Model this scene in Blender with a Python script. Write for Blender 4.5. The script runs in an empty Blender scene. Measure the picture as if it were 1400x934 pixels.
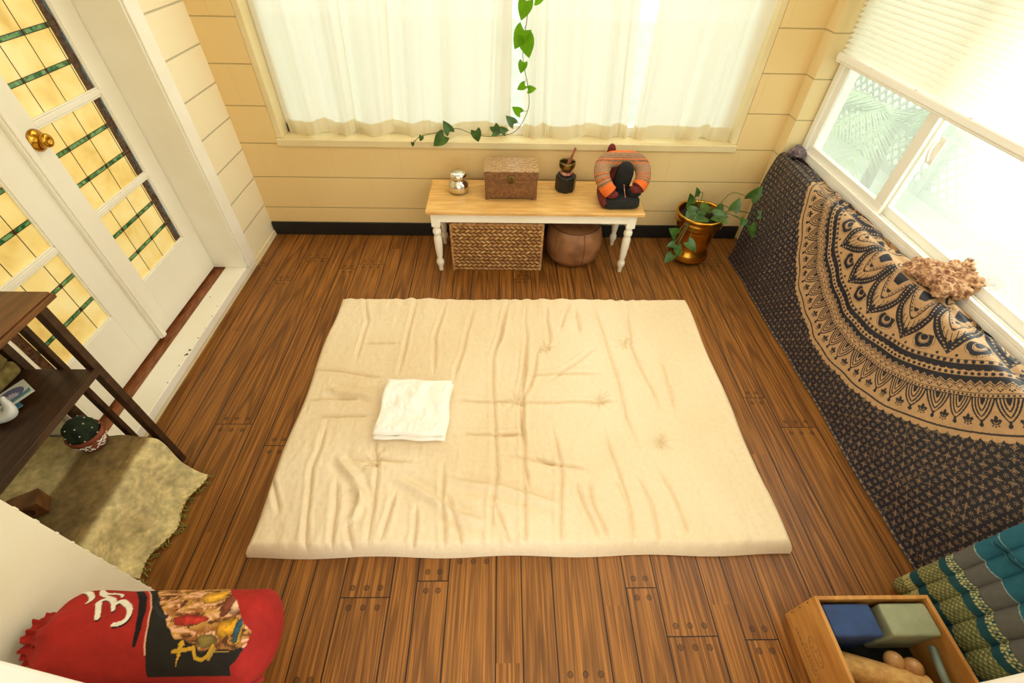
import bpy, math, random
import numpy as np
from mathutils import Vector, Matrix
random.seed(4); rng = np.random.default_rng(7)
scene = bpy.context.scene
COL = scene.collection
PI = math.pi

# ------------------------------------------------------------ helpers
def s2l(c):
    c = np.asarray(c, float)
    return np.where(c <= .04045, c / 12.92, ((c + .055) / 1.055) ** 2.4)
def rgb(*c):
    return tuple(float(v) for v in s2l(np.array(c) / 255.)) + (1.,)

def link(o, parent=None):
    COL.objects.link(o)
    if parent is not None: o.parent = parent
    return o
def tag(o, label=None, cat=None, group=None, kind=None):
    if label: o['label'] = label
    if cat: o['category'] = cat
    if group: o['group'] = group
    if kind: o['kind'] = kind
    return o
def thing(name, label, cat, loc=(0, 0, 0), group=None):
    o = bpy.data.objects.new(name, None); o.empty_display_size = .05
    o.location = loc; COL.objects.link(o)
    return tag(o, label, cat, group)

def attach(o, parent):
    """parent meshes are authored in world space; keep them there"""
    if parent is None: return
    o.parent = parent
    m = Matrix.Translation(parent.location)
    q = parent.parent
    while q is not None:
        q = q.parent
    loc = Vector(parent.location); q = parent.parent
    # parents used here are unrotated; total offset is the sum of locations
    while q is not None:
        loc += Vector(q.location); q = q.parent
    o.location = -loc

def mesh_obj(name, verts, faces, mat, parent=None, smooth=False, bevel=0, mats=None, fm=None, seg=2):
    me = bpy.data.meshes.new(name)
    me.from_pydata([tuple(map(float, v)) for v in verts], [], [tuple(f) for f in faces])
    for m in (mats or [mat]): me.materials.append(m)
    if fm is not None: me.polygons.foreach_set('material_index', np.array(fm, dtype=np.int32))
    if smooth: me.polygons.foreach_set('use_smooth', np.ones(len(me.polygons), bool))
    me.update()
    o = bpy.data.objects.new(name, me); COL.objects.link(o)
    attach(o, parent)
    if bevel:
        b = o.modifiers.new('bevel', 'BEVEL'); b.width = bevel; b.segments = seg; b.limit_method = 'ANGLE'
    return o

class MB:
    def __init__(s): s.v = []; s.f = []; s.fm = []
    def add(s, verts, faces, m=0):
        n = len(s.v); s.v += [tuple(v) for v in verts]; s.f += [tuple(i + n for i in f) for f in faces]; s.fm += [m] * len(faces)
    def box(s, x0, x1, y0, y1, z0, z1, m=0, M=None):
        v = [(x, y, z) for x in (x0, x1) for y in (y0, y1) for z in (z0, z1)]
        if M is not None: v = [tuple(M @ Vector(p)) for p in v]
        s.add(v, [(0, 1, 3, 2), (4, 6, 7, 5), (0, 4, 5, 1), (2, 3, 7, 6), (0, 2, 6, 4), (1, 5, 7, 3)], m)
        return s
    def bar(s, a, b, w, h, up=(0, 0, 1), m=0):
        a = Vector(a); b = Vector(b); d = b - a; L = d.length; d.normalize()
        sd = d.cross(Vector(up)); sd.normalize(); u = sd.cross(d)
        v = []
        for p in (a, b):
            for i, j in ((-1, -1), (1, -1), (1, 1), (-1, 1)): v.append(tuple(p + sd * (i * w / 2) + u * (j * h / 2)))
        s.add(v, [(3, 2, 1, 0), (4, 5, 6, 7), (0, 1, 5, 4), (1, 2, 6, 5), (2, 3, 7, 6), (3, 0, 4, 7)], m); return s
    def grid(s, P, closeu=False, closev=False, m=0, capu=False):
        P = np.asarray(P); nu, nv = P.shape[:2]; n = len(s.v)
        s.v += [tuple(p) for p in P.reshape(-1, 3)]
        for i in range(nu if closeu else nu - 1):
            for j in range(nv if closev else nv - 1):
                a = i * nv + j; b = ((i + 1) % nu) * nv + j; c = ((i + 1) % nu) * nv + (j + 1) % nv; d = i * nv + (j + 1) % nv
                s.f.append((n + a, n + b, n + c, n + d)); s.fm.append(m)
        if capu:
            s.f.append(tuple(n + j for j in range(nv))); s.fm.append(m)
            s.f.append(tuple(n + (nu - 1) * nv + j for j in reversed(range(nv)))); s.fm.append(m)
        return s
    def tube(s, pts, r, n=10, m=0):
        s.grid(tube_pts(pts, r, n), closev=True, m=m, capu=True); return s
    def sphere(s, c, r, nu=10, nv=14, sc=(1, 1, 1), m=0):
        P = [[(c[0] + sc[0] * r * math.sin(PI * i / nu) * math.cos(2 * PI * j / nv), c[1] + sc[1] * r * math.sin(PI * i / nu) * math.sin(2 * PI * j / nv), c[2] + sc[2] * r * math.cos(PI * i / nu)) for j in range(nv)] for i in range(nu + 1)]
        s.grid(np.array(P), closev=True, m=m); return s
    def build(s, name, mat, parent=None, **k):
        if isinstance(mat, (list, tuple)): return mesh_obj(name, s.v, s.f, None, parent, mats=list(mat), fm=s.fm, **k)
        return mesh_obj(name, s.v, s.f, mat, parent, **k)

def smooth_path(pts, n=40):
    """Catmull-Rom resample"""
    P = np.array(pts, float)
    if len(P) == 2: t = np.linspace(0, 1, n)[:, None]; return P[0] * (1 - t) + P[1] * t
    Q = np.vstack([2 * P[0] - P[1], P, 2 * P[-1] - P[-2]]); out = []
    k = len(P) - 1
    for t in np.linspace(0, k, n):
        i = min(int(t), k - 1); f = t - i
        a, b, c, d = Q[i], Q[i + 1], Q[i + 2], Q[i + 3]
        out.append(.5 * ((2 * b) + (-a + c) * f + (2 * a - 5 * b + 4 * c - d) * f * f + (-a + 3 * b - 3 * c + d) * f ** 3))
    return np.array(out)
def tube_pts(pts, r, n=10, flat=1.):
    P = np.array(pts, float); r = np.broadcast_to(np.asarray(r, float), (len(P),))
    T = np.gradient(P, axis=0); T /= np.linalg.norm(T, axis=1)[:, None] + 1e-12
    ref = np.array([0, 0, 1.]) if abs(T[0][2]) < .9 else np.array([1., 0, 0])
    S = np.cross(T[0], ref); S /= np.linalg.norm(S); rings = []
    for i in range(len(P)):
        S = S - T[i] * (S @ T[i]); S /= np.linalg.norm(S); U = np.cross(T[i], S)
        a = np.linspace(0, 2 * PI, n, endpoint=False)
        rings.append(P[i] + r[i] * (np.cos(a)[:, None] * S + flat * np.sin(a)[:, None] * U))
    return np.array(rings)
def lathe_pts(prof, n=48, c=(0, 0, 0)):
    prof = np.array(prof, float); a = np.linspace(0, 2 * PI, n, endpoint=False)
    P = np.zeros((len(prof), n, 3))
    P[..., 0] = c[0] + prof[:, 0:1] * np.cos(a); P[..., 1] = c[1] + prof[:, 0:1] * np.sin(a); P[..., 2] = c[2] + prof[:, 1:2]
    return P
def lathe(name, prof, mat, parent, c, n=48, smooth=True):
    return grid_obj(name, lathe_pts(prof, n, c)[:, ::-1], mat, parent, closev=True, smooth=smooth)

def grid_obj(name, P, mat, parent=None, col=None, closeu=False, closev=False, smooth=True, cap=False):
    P = np.asarray(P, dtype=np.float32); nu, nv = P.shape[:2]
    iu = np.arange(nu if closeu else nu - 1); iv = np.arange(nv if closev else nv - 1)
    I, J = np.meshgrid(iu, iv, indexing='ij'); I2 = (I + 1) % nu; J2 = (J + 1) % nv
    F = np.stack([I * nv + J, I2 * nv + J, I2 * nv + J2, I * nv + J2], -1).reshape(-1, 4).astype(np.int32)
    me = bpy.data.meshes.new(name)
    me.vertices.add(nu * nv); me.vertices.foreach_set('co', P.reshape(-1))
    me.loops.add(F.size); me.loops.foreach_set('vertex_index', F.reshape(-1))
    me.polygons.add(len(F)); me.polygons.foreach_set('loop_start', np.arange(len(F), dtype=np.int32) * 4)
    me.update(calc_edges=True)
    me.polygons.foreach_set('use_smooth', np.full(len(F), smooth))
    if col is not None:
        a = me.color_attributes.new('Col', 'FLOAT_COLOR', 'POINT')
        c = np.ones((nu * nv, 4), np.float32); c[:, :3] = s2l(np.clip(np.asarray(col).reshape(-1, 3), 0, 1)); a.data.foreach_set('color', c.reshape(-1))
    me.materials.append(mat); me.validate(); me.update()
    o = bpy.data.objects.new(name, me); COL.objects.link(o); attach(o, parent)
    return o

def vnoise(x, y, seed=0):
    """smooth value noise on arrays"""
    def h(i, j):
        v = np.sin(i * 127.1 + j * 311.7 + seed * 74.7) * 43758.5453
        return v - np.floor(v)
    i = np.floor(x); j = np.floor(y); f = x - i; g = y - j
    f = f * f * (3 - 2 * f); g = g * g * (3 - 2 * g)
    return (h(i, j) * (1 - f) + h(i + 1, j) * f) * (1 - g) + (h(i, j + 1) * (1 - f) + h(i + 1, j + 1) * f) * g - .5
def fbm(x, y, o=4, seed=0):
    return sum(vnoise(x * 2 ** k, y * 2 ** k, seed + k) / 2 ** k for k in range(o))
def pdist(X, Y, path):
    """distance from grid to a polyline, with the parameter along it"""
    P = np.array(path, float); D = np.full(X.shape, 1e9); T = np.zeros(X.shape); n = len(P) - 1
    for k in range(n):
        a, b = P[k], P[k + 1]; d = b - a; L = d @ d + 1e-12
        t = np.clip(((X - a[0]) * d[0] + (Y - a[1]) * d[1]) / L, 0, 1)
        q = np.hypot(X - a[0] - t * d[0], Y - a[1] - t * d[1]); m = q < D
        D[m] = q[m]; T[m] = (k + t[m]) / n
    return D, T
def sstep(a, b, x):
    t = np.clip((x - a) / (b - a), 0, 1); return t * t * (3 - 2 * t)

# ------------------------------------------------------------ materials
class NT:
    def __init__(s, name):
        s.m = bpy.data.materials.new(name); s.m.use_nodes = True; s.t = s.m.node_tree; s.t.nodes.clear()
        s.out = s.t.nodes.new('ShaderNodeOutputMaterial')
    def n(s, ty, **k):
        nd = s.t.nodes.new(ty)
        for a, b in k.items():
            if a.startswith('i_'):
                key = a[2:]; nd.inputs[int(key) if key.isdigit() else key.replace('_', ' ')].default_value = b
            else: setattr(nd, a, b)
        return nd
    def l(s, a, b): s.t.links.new(a, b)
    def math(s, op, a, b=None, c=None):
        nd = s.t.nodes.new('ShaderNodeMath'); nd.operation = op
        for i, v in enumerate((a, b, c)):
            if v is None: continue
            if isinstance(v, (int, float)): nd.inputs[i].default_value = v
            else: s.l(v, nd.inputs[i])
        return nd.outputs[0]
    def mix(s, f, a, b, mode='MIX'):
        nd = s.t.nodes.new('ShaderNodeMix'); nd.data_type = 'RGBA'; nd.blend_type = mode
        for key, v in ((0, f), (6, a), (7, b)):
            if isinstance(v, (int, float, tuple)): nd.inputs[key].default_value = v
            else: s.l(v, nd.inputs[key])
        return nd.outputs[2]
    def ramp(s, f, stops, interp='LINEAR'):
        nd = s.t.nodes.new('ShaderNodeValToRGB'); nd.color_ramp.interpolation = interp
        e = nd.color_ramp.elements
        while len(e) < len(stops): e.new(.5)
        for i, (p, c) in enumerate(stops):
            e[i].position = p; e[i].color = c if isinstance(c, tuple) else (c, c, c, 1)
        s.l(f, nd.inputs[0]); return nd.outputs[0]
    def pos(s):
        return s.n('ShaderNodeNewGeometry').outputs['Position']
    def sep(s, v):
        nd = s.n('ShaderNodeSeparateXYZ'); s.l(v, nd.inputs[0]); return nd.outputs
    def comb(s, x, y, z):
        nd = s.n('ShaderNodeCombineXYZ')
        for i, v in enumerate((x, y, z)):
            if isinstance(v, (int, float)): nd.inputs[i].default_value = v
            else: s.l(v, nd.inputs[i])
        return nd.outputs[0]
    def noise(s, v, scale, detail=4, rough=.5, dist=0):
        nd = s.n('ShaderNodeTexNoise'); nd.inputs['Scale'].default_value = scale; nd.inputs['Detail'].default_value = detail
        nd.inputs['Roughness'].default_value = rough; nd.inputs['Distortion'].default_value = dist
        if v is not None: s.l(v, nd.inputs['Vector'])
        return nd.outputs[0]
    def princ(s, base, rough=.6, metal=0., spec=.4, bump=None, bd=.002, bs=.5, **k):
        p = s.n('ShaderNodeBsdfPrincipled')
        for key, v in (('Base Color', base), ('Roughness', rough), ('Metallic', metal)):
            if isinstance(v, (int, float, tuple)): p.inputs[key].default_value = v
            else: s.l(v, p.inputs[key])
        p.inputs['Specular IOR Level'].default_value = spec
        for a, b in k.items(): p.inputs[a.replace('_', ' ')].default_value = b
        if bump is not None:
            bn = s.n('ShaderNodeBump'); bn.inputs['Strength'].default_value = bs; bn.inputs['Distance'].default_value = bd
            s.l(bump, bn.inputs['Height']); s.l(bn.outputs[0], p.inputs['Normal'])
        s.p = p
        return p.outputs[0]
    def done(s, sh): s.l(sh, s.out.inputs[0]); return s.m

def basic(name, c, c2=None, rough=.6, metal=0., scale=8., bump=0., bscale=None, spec=.4, stretch=(1, 1, 1), **k):
    t = NT(name); p = t.pos()
    mp = t.n('ShaderNodeMapping'); mp.inputs['Scale'].default_value = stretch; t.l(p, mp.inputs[0]); v = mp.outputs[0]
    if c2 is None: c2 = tuple(x * .82 for x in c[:3]) + (1,)
    f = t.ramp(t.noise(v, scale, 5), [(.35, 0.), (.65, 1.)])
    col = t.mix(f, c, c2)
    b = t.noise(v, bscale or scale * 4, 4) if bump else None
    return t.done(t.princ(col, rough, metal, spec, b, bd=bump or .001, bs=.6, **k))
def attr_mat(name, rough=.85, weave=0., bump=0., bscale=300., var=.12, spec=.25, sheen=0.):
    t = NT(name); a = t.n('ShaderNodeAttribute', attribute_name='Col'); p = t.pos()
    f = t.noise(p, 60, 4); g = t.ramp(f, [(.3, 1 - var), (.7, 1 + var * .3)])
    col = t.mix(1., a.outputs['Color'], g, 'MULTIPLY')
    b = t.noise(p, bscale, 2) if bump else None
    sh = t.princ(col, rough, 0, spec, b, bd=bump or .001, bs=.5)
    if sheen: t.p.inputs['Sheen Weight'].default_value = sheen
    return t.done(sh)

def wall_mat(name, c, c2, base=.195, pitch=.203, axis=0, length=.406, mort=.004, dark=.6):
    """painted concrete block: horizontal joints, staggered faint vertical joints"""
    t = NT(name); p = t.pos(); x, y, z = t.sep(p)
    h = x if axis == 0 else y
    k = t.math('DIVIDE', t.math('SUBTRACT', z, base), pitch); row = t.math('FLOOR', k); fr = t.math('FRACT', k)
    dz = t.math('MULTIPLY', t.math('MINIMUM', fr, t.math('SUBTRACT', 1., fr)), pitch)
    hh = t.math('ADD', t.math('DIVIDE', h, length), t.math('MULTIPLY', row, .5)); fh = t.math('FRACT', hh)
    dh = t.math('MULTIPLY', t.math('MINIMUM', fh, t.math('SUBTRACT', 1., fh)), length)
    lz = t.ramp(t.math('DIVIDE', dz, mort), [(.25, 0.), (1., 1.)]); lh = t.ramp(t.math('DIVIDE', dh, mort * .8), [(.2, .86), (1., 1.)])
    line = t.math('MINIMUM', lz, lh)
    n1 = t.noise(p, 3.2, 3); base_c = t.mix(n1, c, c2)
    col = t.mix(line, tuple(v * dark for v in c2[:3]) + (1,), base_c)
    bump = t.math('ADD', line, t.math('MULTIPLY', t.noise(p, 90, 4), .10))
    return t.done(t.princ(col, .55, 0, .35, bump, bd=.003, bs=.7))

def floor_mat():
    t = NT('wood_floor'); p = t.pos(); x, y, z = t.sep(p)
    per = .358; x0 = -.178
    k = t.math('DIVIDE', t.math('SUBTRACT', x, x0), per); idx = t.math('FLOOR', k); f = t.math('MULTIPLY', t.math('FRACT', k), per)
    a = t.math('GREATER_THAN', f, .165); b = t.math('GREATER_THAN', f, .251)
    pid = t.math('ADD', t.math('MULTIPLY', idx, 3.), t.math('ADD', a, b))
    start = t.math('ADD', t.math('MULTIPLY', a, .165), t.math('MULTIPLY', b, .086))
    wid = t.math('ADD', t.math('ADD', .165, t.math('MULTIPLY', a, -.079)), t.math('MULTIPLY', b, .021))
    u = t.math('SUBTRACT', f, start)                 # metres across this plank
    de = t.math('MINIMUM', u, t.math('SUBTRACT', wid, u))
    wn = t.n('ShaderNodeTexWhiteNoise', noise_dimensions='1D'); t.l(t.math('ADD', pid, 7.3), wn.inputs['W']); rnd = wn.outputs['Value']
    # butt joints
    jl = 1.25
    ky = t.math('ADD', t.math('DIVIDE', y, jl), t.math('MULTIPLY', rnd, 5.)); iy = t.math('FLOOR', ky)
    fy = t.math('MULTIPLY', t.math('FRACT', ky), jl); dj = t.math('MINIMUM', fy, t.math('SUBTRACT', jl, fy))
    hasj = t.math('GREATER_THAN', wid, .09)
    wj = t.n('ShaderNodeTexWhiteNoise', noise_dimensions='2D'); t.l(t.comb(pid, iy, 0.), wj.inputs['Vector']); r2 = wj.outputs['Value']
    # pegs: rows at dj = .028, spaced across the plank
    npg = t.math('ADD', 2., t.math('GREATER_THAN', wid, .15))
    pu = t.math('MULTIPLY', t.math('DIVIDE', t.math('SUBTRACT', u, .012), t.math('SUBTRACT', wid, .024)), npg)
    cu = t.math('MULTIPLY', t.math('SUBTRACT', t.math('FRACT', pu), .5), t.math('DIVIDE', t.math('SUBTRACT', wid, .024), npg))
    cv = t.math('SUBTRACT', dj, .03)
    pr = t.math('SQRT', t.math('ADD', t.math('MULTIPLY', cu, cu), t.math('MULTIPLY', cv, cv)))
    peg = t.math('MULTIPLY', t.math('LESS_THAN', pr, .0085), hasj)
    pegr = t.math('MULTIPLY', t.math('MULTIPLY', t.math('LESS_THAN', pr, .0095), t.math('GREATER_THAN', pr, .0072)), hasj)
    # grain
    off = t.math('MULTIPLY', t.math('ADD', rnd, r2), 37.)
    gv = t.comb(t.math('MULTIPLY', u, 1.), t.math('ADD', t.math('MULTIPLY', y, .055), off), off)
    warp = t.noise(gv, 9., 3, .5)
    cen = t.math('SUBTRACT', u, t.math('MULTIPLY', wid, t.math('ADD', .3, t.math('MULTIPLY', r2, .4))))
    cath = t.math('ADD', t.math('MULTIPLY', t.math('MULTIPLY', cen, cen), 60.), t.math('ADD', t.math('MULTIPLY', y, .28), off))
    rings = t.math('ADD', t.math('MULTIPLY', cath, 7.), t.math('MULTIPLY', warp, 3.2))
    ringv = t.math('ABSOLUTE', t.math('SUBTRACT', t.math('FRACT', rings), .5))
    r_line = t.ramp(ringv, [(.0, 1.), (.08, .75), (.20, 0.)])
    streak = t.noise(t.comb(t.math('MULTIPLY', u, 120.), t.math('ADD', t.math('MULTIPLY', y, 2.2), off), off), 1., 5, .65, .4)
    v1 = t.noise(t.comb(t.math('MULTIPLY', u, 62.), t.math('ADD', t.math('MULTIPLY', y, 1.1), off), off), 1., 3, .55, .35)
    v2 = t.noise(t.comb(t.math('MULTIPLY', u, 150.), t.math('ADD', t.math('MULTIPLY', y, 1.6), off), t.math('ADD', off, 9.)), 1., 2, .5, .5)
    vein1 = t.ramp(t.math('ABSOLUTE', t.math('SUBTRACT', v1, .5)), [(.0, 1.), (.035, .55), (.085, 0.)])
    vein2 = t.ramp(t.math('ABSOLUTE', t.math('SUBTRACT', v2, .5)), [(.0, 1.), (.05, .4), (.10, 0.)])
    wide = t.math('GREATER_THAN', wid, .1)
    c = t.mix(t.ramp(streak, [(.34, 0.), (.66, 1.)]), rgb(140, 88, 34), rgb(178, 116, 50))
    c = t.mix(t.math('MULTIPLY', vein2, .50), c, rgb(92, 54, 20))
    c = t.mix(t.math('MULTIPLY', vein1, .72), c, rgb(78, 44, 15))
    c = t.mix(t.math('MULTIPLY', t.math('MULTIPLY', r_line, .62), wide), c, rgb(78, 45, 16))
    c = t.mix(t.math('MULTIPLY', t.math('SUBTRACT', r2, .5), .30), c, rgb(190, 130, 62))
    c = t.mix(t.math('MULTIPLY', t.ramp(t.noise(p, 2.3, 3), [(.4, 0.), (.7, 1.)]), .25), c, rgb(92, 58, 27))
    c = t.mix(t.math('MULTIPLY', peg, .55), c, rgb(62, 40, 22))
    c = t.mix(t.math('MULTIPLY', pegr, .6), c, rgb(30, 18, 9))
    seam = t.math('LESS_THAN', de, .0023); jn = t.math('MULTIPLY', t.math('LESS_THAN', dj, .0018), hasj)
    dark = t.math('MAXIMUM', seam, jn)
    c = t.mix(t.math('MULTIPLY', dark, .93), c, rgb(26, 18, 12))
    bump = t.math('SUBTRACT', t.math('MULTIPLY', streak, .35), t.math('ADD', dark, t.math('MULTIPLY', pegr, .6)))
    rr = t.math('ADD', .34, t.math('MULTIPLY', streak, .16))
    return t.done(t.princ(c, rr, 0, .3, bump, bd=.0012, bs=.5))

M = {}
M['floor'] = floor_mat()
M['wall_back'] = wall_mat('painted_block_back', rgb(240, 212, 152), rgb(234, 202, 138), .195, .203, 0)
M['wall_right'] = wall_mat('painted_block_right', rgb(238, 218, 164), rgb(231, 208, 152), .195, .203, 1)
M['siding'] = wall_mat('painted_siding', rgb(250, 240, 206), rgb(245, 232, 194), .21, .177, 1, 40., .0055, .6)
M['brick_white'] = basic('painted_brick', rgb(252, 246, 222), rgb(246, 238, 208), .6, bump=.003, scale=5, bscale=18)
M['trim'] = basic('white_gloss_paint', rgb(250, 246, 230), rgb(245, 239, 220), .38, scale=4, bump=.0008, bscale=60)
M['door'] = basic('cream_door_paint', rgb(250, 246, 228), rgb(247, 241, 220), .42, scale=3)
M['cream'] = basic('cream_paint', rgb(238, 225, 184), rgb(228, 212, 166), .5, scale=4, bump=.001, bscale=50)
M['sill'] = basic('worn_sill_paint', rgb(236, 219, 170), rgb(228, 208, 156), .5, scale=5, bump=.001, bscale=30)
M['ceiling'] = basic('ceiling_paint', rgb(240, 232, 208), None, .8, scale=2)
M['black_base'] = basic('black_vinyl', rgb(34, 33, 31), rgb(28, 27, 26), .45)
M['vinyl'] = basic('white_window_vinyl', rgb(248, 245, 234), rgb(243, 239, 226), .35, scale=2)
M['wood_step'] = basic('threshold_wood', rgb(156, 94, 50), rgb(108, 60, 28), .4, scale=14, stretch=(6, 1, 6), bump=.001)
M['dark_wood'] = basic('dark_walnut', rgb(72, 46, 26), rgb(46, 28, 15), .38, scale=9, stretch=(6, 1, 4), bump=.0006, bscale=60)
M['dark_wood_top'] = basic('walnut_top', rgb(122, 80, 42), rgb(92, 56, 27), .36, scale=7, stretch=(6, 1, 4), bump=.0006, bscale=60)
M['pine'] = basic('pine_crate', rgb(206, 148, 74), rgb(176, 116, 52), .5, scale=6, stretch=(5, 1, 5), bump=.0006, bscale=60)
M['bench_top'] = basic('honey_wood', rgb(228, 182, 108), rgb(206, 156, 84), .28, scale=7, stretch=(1, 6, 4), spec=.5)
M['bench_white'] = basic('bench_white_paint', rgb(250, 244, 226), rgb(240, 231, 206), .38, scale=6)
M['brass'] = basic('polished_brass', rgb(216, 164, 62), rgb(180, 126, 38), .2, 1., scale=12, bump=.001, bscale=22)
M['old_brass'] = basic('aged_brass', rgb(140, 118, 68), rgb(92, 76, 42), .32, 1., scale=30)
M['silver'] = basic('silvered_glass', rgb(236, 232, 220), rgb(216, 208, 192), .14, 1., scale=16, bump=.0015, bscale=30)
M['black_lacquer'] = basic('black_lacquer', rgb(38, 34, 32), rgb(24, 22, 21), .35)
M['mallet'] = basic('reddish_wood', rgb(150, 82, 50), rgb(118, 60, 34), .45, scale=30)
M['red_ring'] = basic('red_silk', rgb(172, 52, 36), rgb(206, 176, 140), .6, scale=60)
M['terracotta'] = basic('terracotta', rgb(160, 86, 56), rgb(128, 62, 38), .75, scale=20, bump=.001)
M['cactus'] = basic('cactus_felt', rgb(44, 58, 30), rgb(24, 36, 18), .9, scale=25, bump=.002, bscale=150)
M['white_yarn'] = basic('white_tufts', rgb(244, 240, 224), None, .9)
M['ceramic'] = basic('white_ceramic', rgb(242, 242, 232), None, .12, spec=.6)
M['navy_foam'] = basic('navy_foam', rgb(52, 76, 122), rgb(42, 62, 102), .75, scale=20, bump=.0008, bscale=200)
M['sage_foam'] = basic('sage_foam', rgb(160, 162, 128), rgb(146, 148, 114), .75, scale=20, bump=.0008, bscale=200)
M['cork'] = basic('cork_tan', rgb(214, 168, 98), rgb(190, 140, 74), .7, scale=60, bump=.0008, bscale=200)
M['bead'] = basic('polished_ball_wood', rgb(198, 150, 92), rgb(160, 108, 58), .25, scale=20)
M['grey_tube'] = basic('grey_green_rubber', rgb(112, 122, 106), rgb(84, 94, 82), .4)
M['leaf'] = basic('pothos_leaf', rgb(74, 108, 40), rgb(48, 82, 30), .35, scale=26, Subsurface_Weight=.0)
M['soil'] = basic('soil', rgb(40, 28, 18), None, .95, scale=60, bump=.004)
M['stem'] = basic('vine_stem', rgb(98, 108, 52), rgb(78, 84, 40), .6)
M['black_cloth_and_shade'] = basic('black_cloth_and_shade', rgb(34, 36, 30), rgb(24, 25, 22), .9, scale=40, bump=.001, bscale=300)  # cloth of the bench cushion; also the shade sheet added in the crate
M['maroon'] = basic('maroon_cloth', rgb(116, 40, 34), rgb(90, 28, 26), .85, scale=40)
M['pouf'] = basic('tan_leather', rgb(158, 108, 68), rgb(122, 80, 48), .5, scale=12, bump=.003, bscale=34)
M['pouf_seam'] = basic('leather_piping', rgb(112, 70, 40), rgb(88, 54, 30), .5, scale=20)
M['teal_cord'] = basic('teal_tape', rgb(38, 92, 104), rgb(24, 66, 76), .8)
M['dark_rug'] = basic('dark_knit', rgb(42, 50, 48), rgb(24, 30, 30), .95, scale=30, bump=.003, bscale=60)
M['amethyst'] = basic('amethyst', rgb(150, 132, 132), rgb(84, 70, 80), .4, scale=40, bump=.006, bscale=70, spec=.6)
M['coral'] = basic('coral_stone', rgb(214, 172, 130), rgb(138, 92, 62), .8, scale=45, bump=.006, bscale=90)
M['pillow'] = basic('white_cotton', rgb(252, 248, 236), rgb(246, 240, 224), .85, scale=10, bump=.001, bscale=200)
M['fringe'] = basic('olive_yarn', rgb(128, 122, 54), rgb(92, 88, 36), .95)
M['olive_cloth'] = basic('olive_weave', rgb(150, 132, 72), rgb(116, 98, 48), .95, scale=40, bump=.002, bscale=250)
M['lead'] = basic('lead_came', rgb(84, 66, 34), rgb(60, 46, 24), .5)
M['tie'] = basic('futon_thread', rgb(236, 216, 172), None, .9)
M['nail'] = basic('rust_mark', rgb(86, 50, 32), None, .8)
M['stamp'] = basic('faded_stamp_ink', rgb(120, 74, 34), rgb(140, 90, 44), .8, scale=150)
M['lattice'] = basic('pale_lattice', (.40, .43, .33, 1), None, .8)
M['palm'] = basic('palm_leaf', (.30, .42, .20, 1), (.42, .52, .30, 1), .6)
M['palm_trunk'] = basic('palm_trunk', (.35, .32, .24, 1), None, .9)
M['ground_out'] = basic('outside_gravel', (.55, .56, .48, 1), (.42, .48, .34, 1), .9, scale=3)
M['amber'] = None
def amber_mat():
    t = NT('amber_glass'); p = t.pos()
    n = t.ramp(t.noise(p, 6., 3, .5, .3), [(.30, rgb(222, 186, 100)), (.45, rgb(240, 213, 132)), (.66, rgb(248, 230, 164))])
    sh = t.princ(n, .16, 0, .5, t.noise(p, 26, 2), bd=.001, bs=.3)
    t.l(n, t.p.inputs['Emission Color']); t.p.inputs['Emission Strength'].default_value = .22   # glow put into the pane in place of daylight behind it
    return t.done(sh)
M['amber'] = amber_mat()
def glassy(name, c, c2, scale=30):
    t = NT(name); p = t.pos(); n = t.mix(t.ramp(t.noise(p, scale, 3, .5, 1.), [(.4, 0.), (.6, 1.)]), c, c2)
    return t.done(t.princ(n, .15, 0, .5))
M['green_glass'] = glassy('green_glass', rgb(34, 104, 58), rgb(126, 176, 116))
M['brown_glass'] = glassy('brown_glass', rgb(62, 40, 28), rgb(98, 66, 44), 60)
M['blue_glass'] = glassy('blue_glass', rgb(48, 74, 92), rgb(96, 130, 144), 60)
def curtain_mat(name, c, trans, thin):
    t = NT(name); p = t.pos(); x, y, z = t.sep(p)
    d = t.n('ShaderNodeBsdfDiffuse'); d.inputs[0].default_value = c
    tr = t.n('ShaderNodeBsdfTranslucent'); tr.inputs[0].default_value = c
    tp = t.n('ShaderNodeBsdfTransparent'); tp.inputs[0].default_value = (1, .98, .93, 1)
    m1 = t.n('ShaderNodeMixShader'); m1.inputs[0].default_value = trans; t.l(d.outputs[0], m1.inputs[1]); t.l(tr.outputs[0], m1.inputs[2])
    m2 = t.n('ShaderNodeMixShader'); m2.inputs[0].default_value = thin; t.l(m1.outputs[0], m2.inputs[1]); t.l(tp.outputs[0], m2.inputs[2])
    return t.done(m2.outputs[0])
M['sheer'] = curtain_mat('sheer_curtain', rgb(246, 242, 230), .49, .08)
M['hem'] = curtain_mat('curtain_hem', rgb(240, 228, 196), .5, .0)
M['slat'] = curtain_mat('blind_slat', rgb(252, 250, 240), .5, .0)
def glass_mat():
    t = NT('hazy_window_glass')  # translucent share puts the white haze of glare into clear panes
    tp = t.n('ShaderNodeBsdfTransparent'); tp.inputs[0].default_value = (.95, 1, .97, 1)
    tr = t.n('ShaderNodeBsdfTranslucent'); tr.inputs[0].default_value = (.9, .95, .9, 1)
    g = t.n('ShaderNodeBsdfGlossy'); g.inputs['Roughness'].default_value = .03
    m = t.n('ShaderNodeMixShader'); m.inputs[0].default_value = .22; t.l(tp.outputs[0], m.inputs[1]); t.l(tr.outputs[0], m.inputs[2])
    m2 = t.n('ShaderNodeMixShader'); m2.inputs[0].default_value = .03; t.l(m.outputs[0], m2.inputs[1]); t.l(g.outputs[0], m2.inputs[2])
    return t.done(m2.outputs[0])
M['glass'] = glass_mat()
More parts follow.
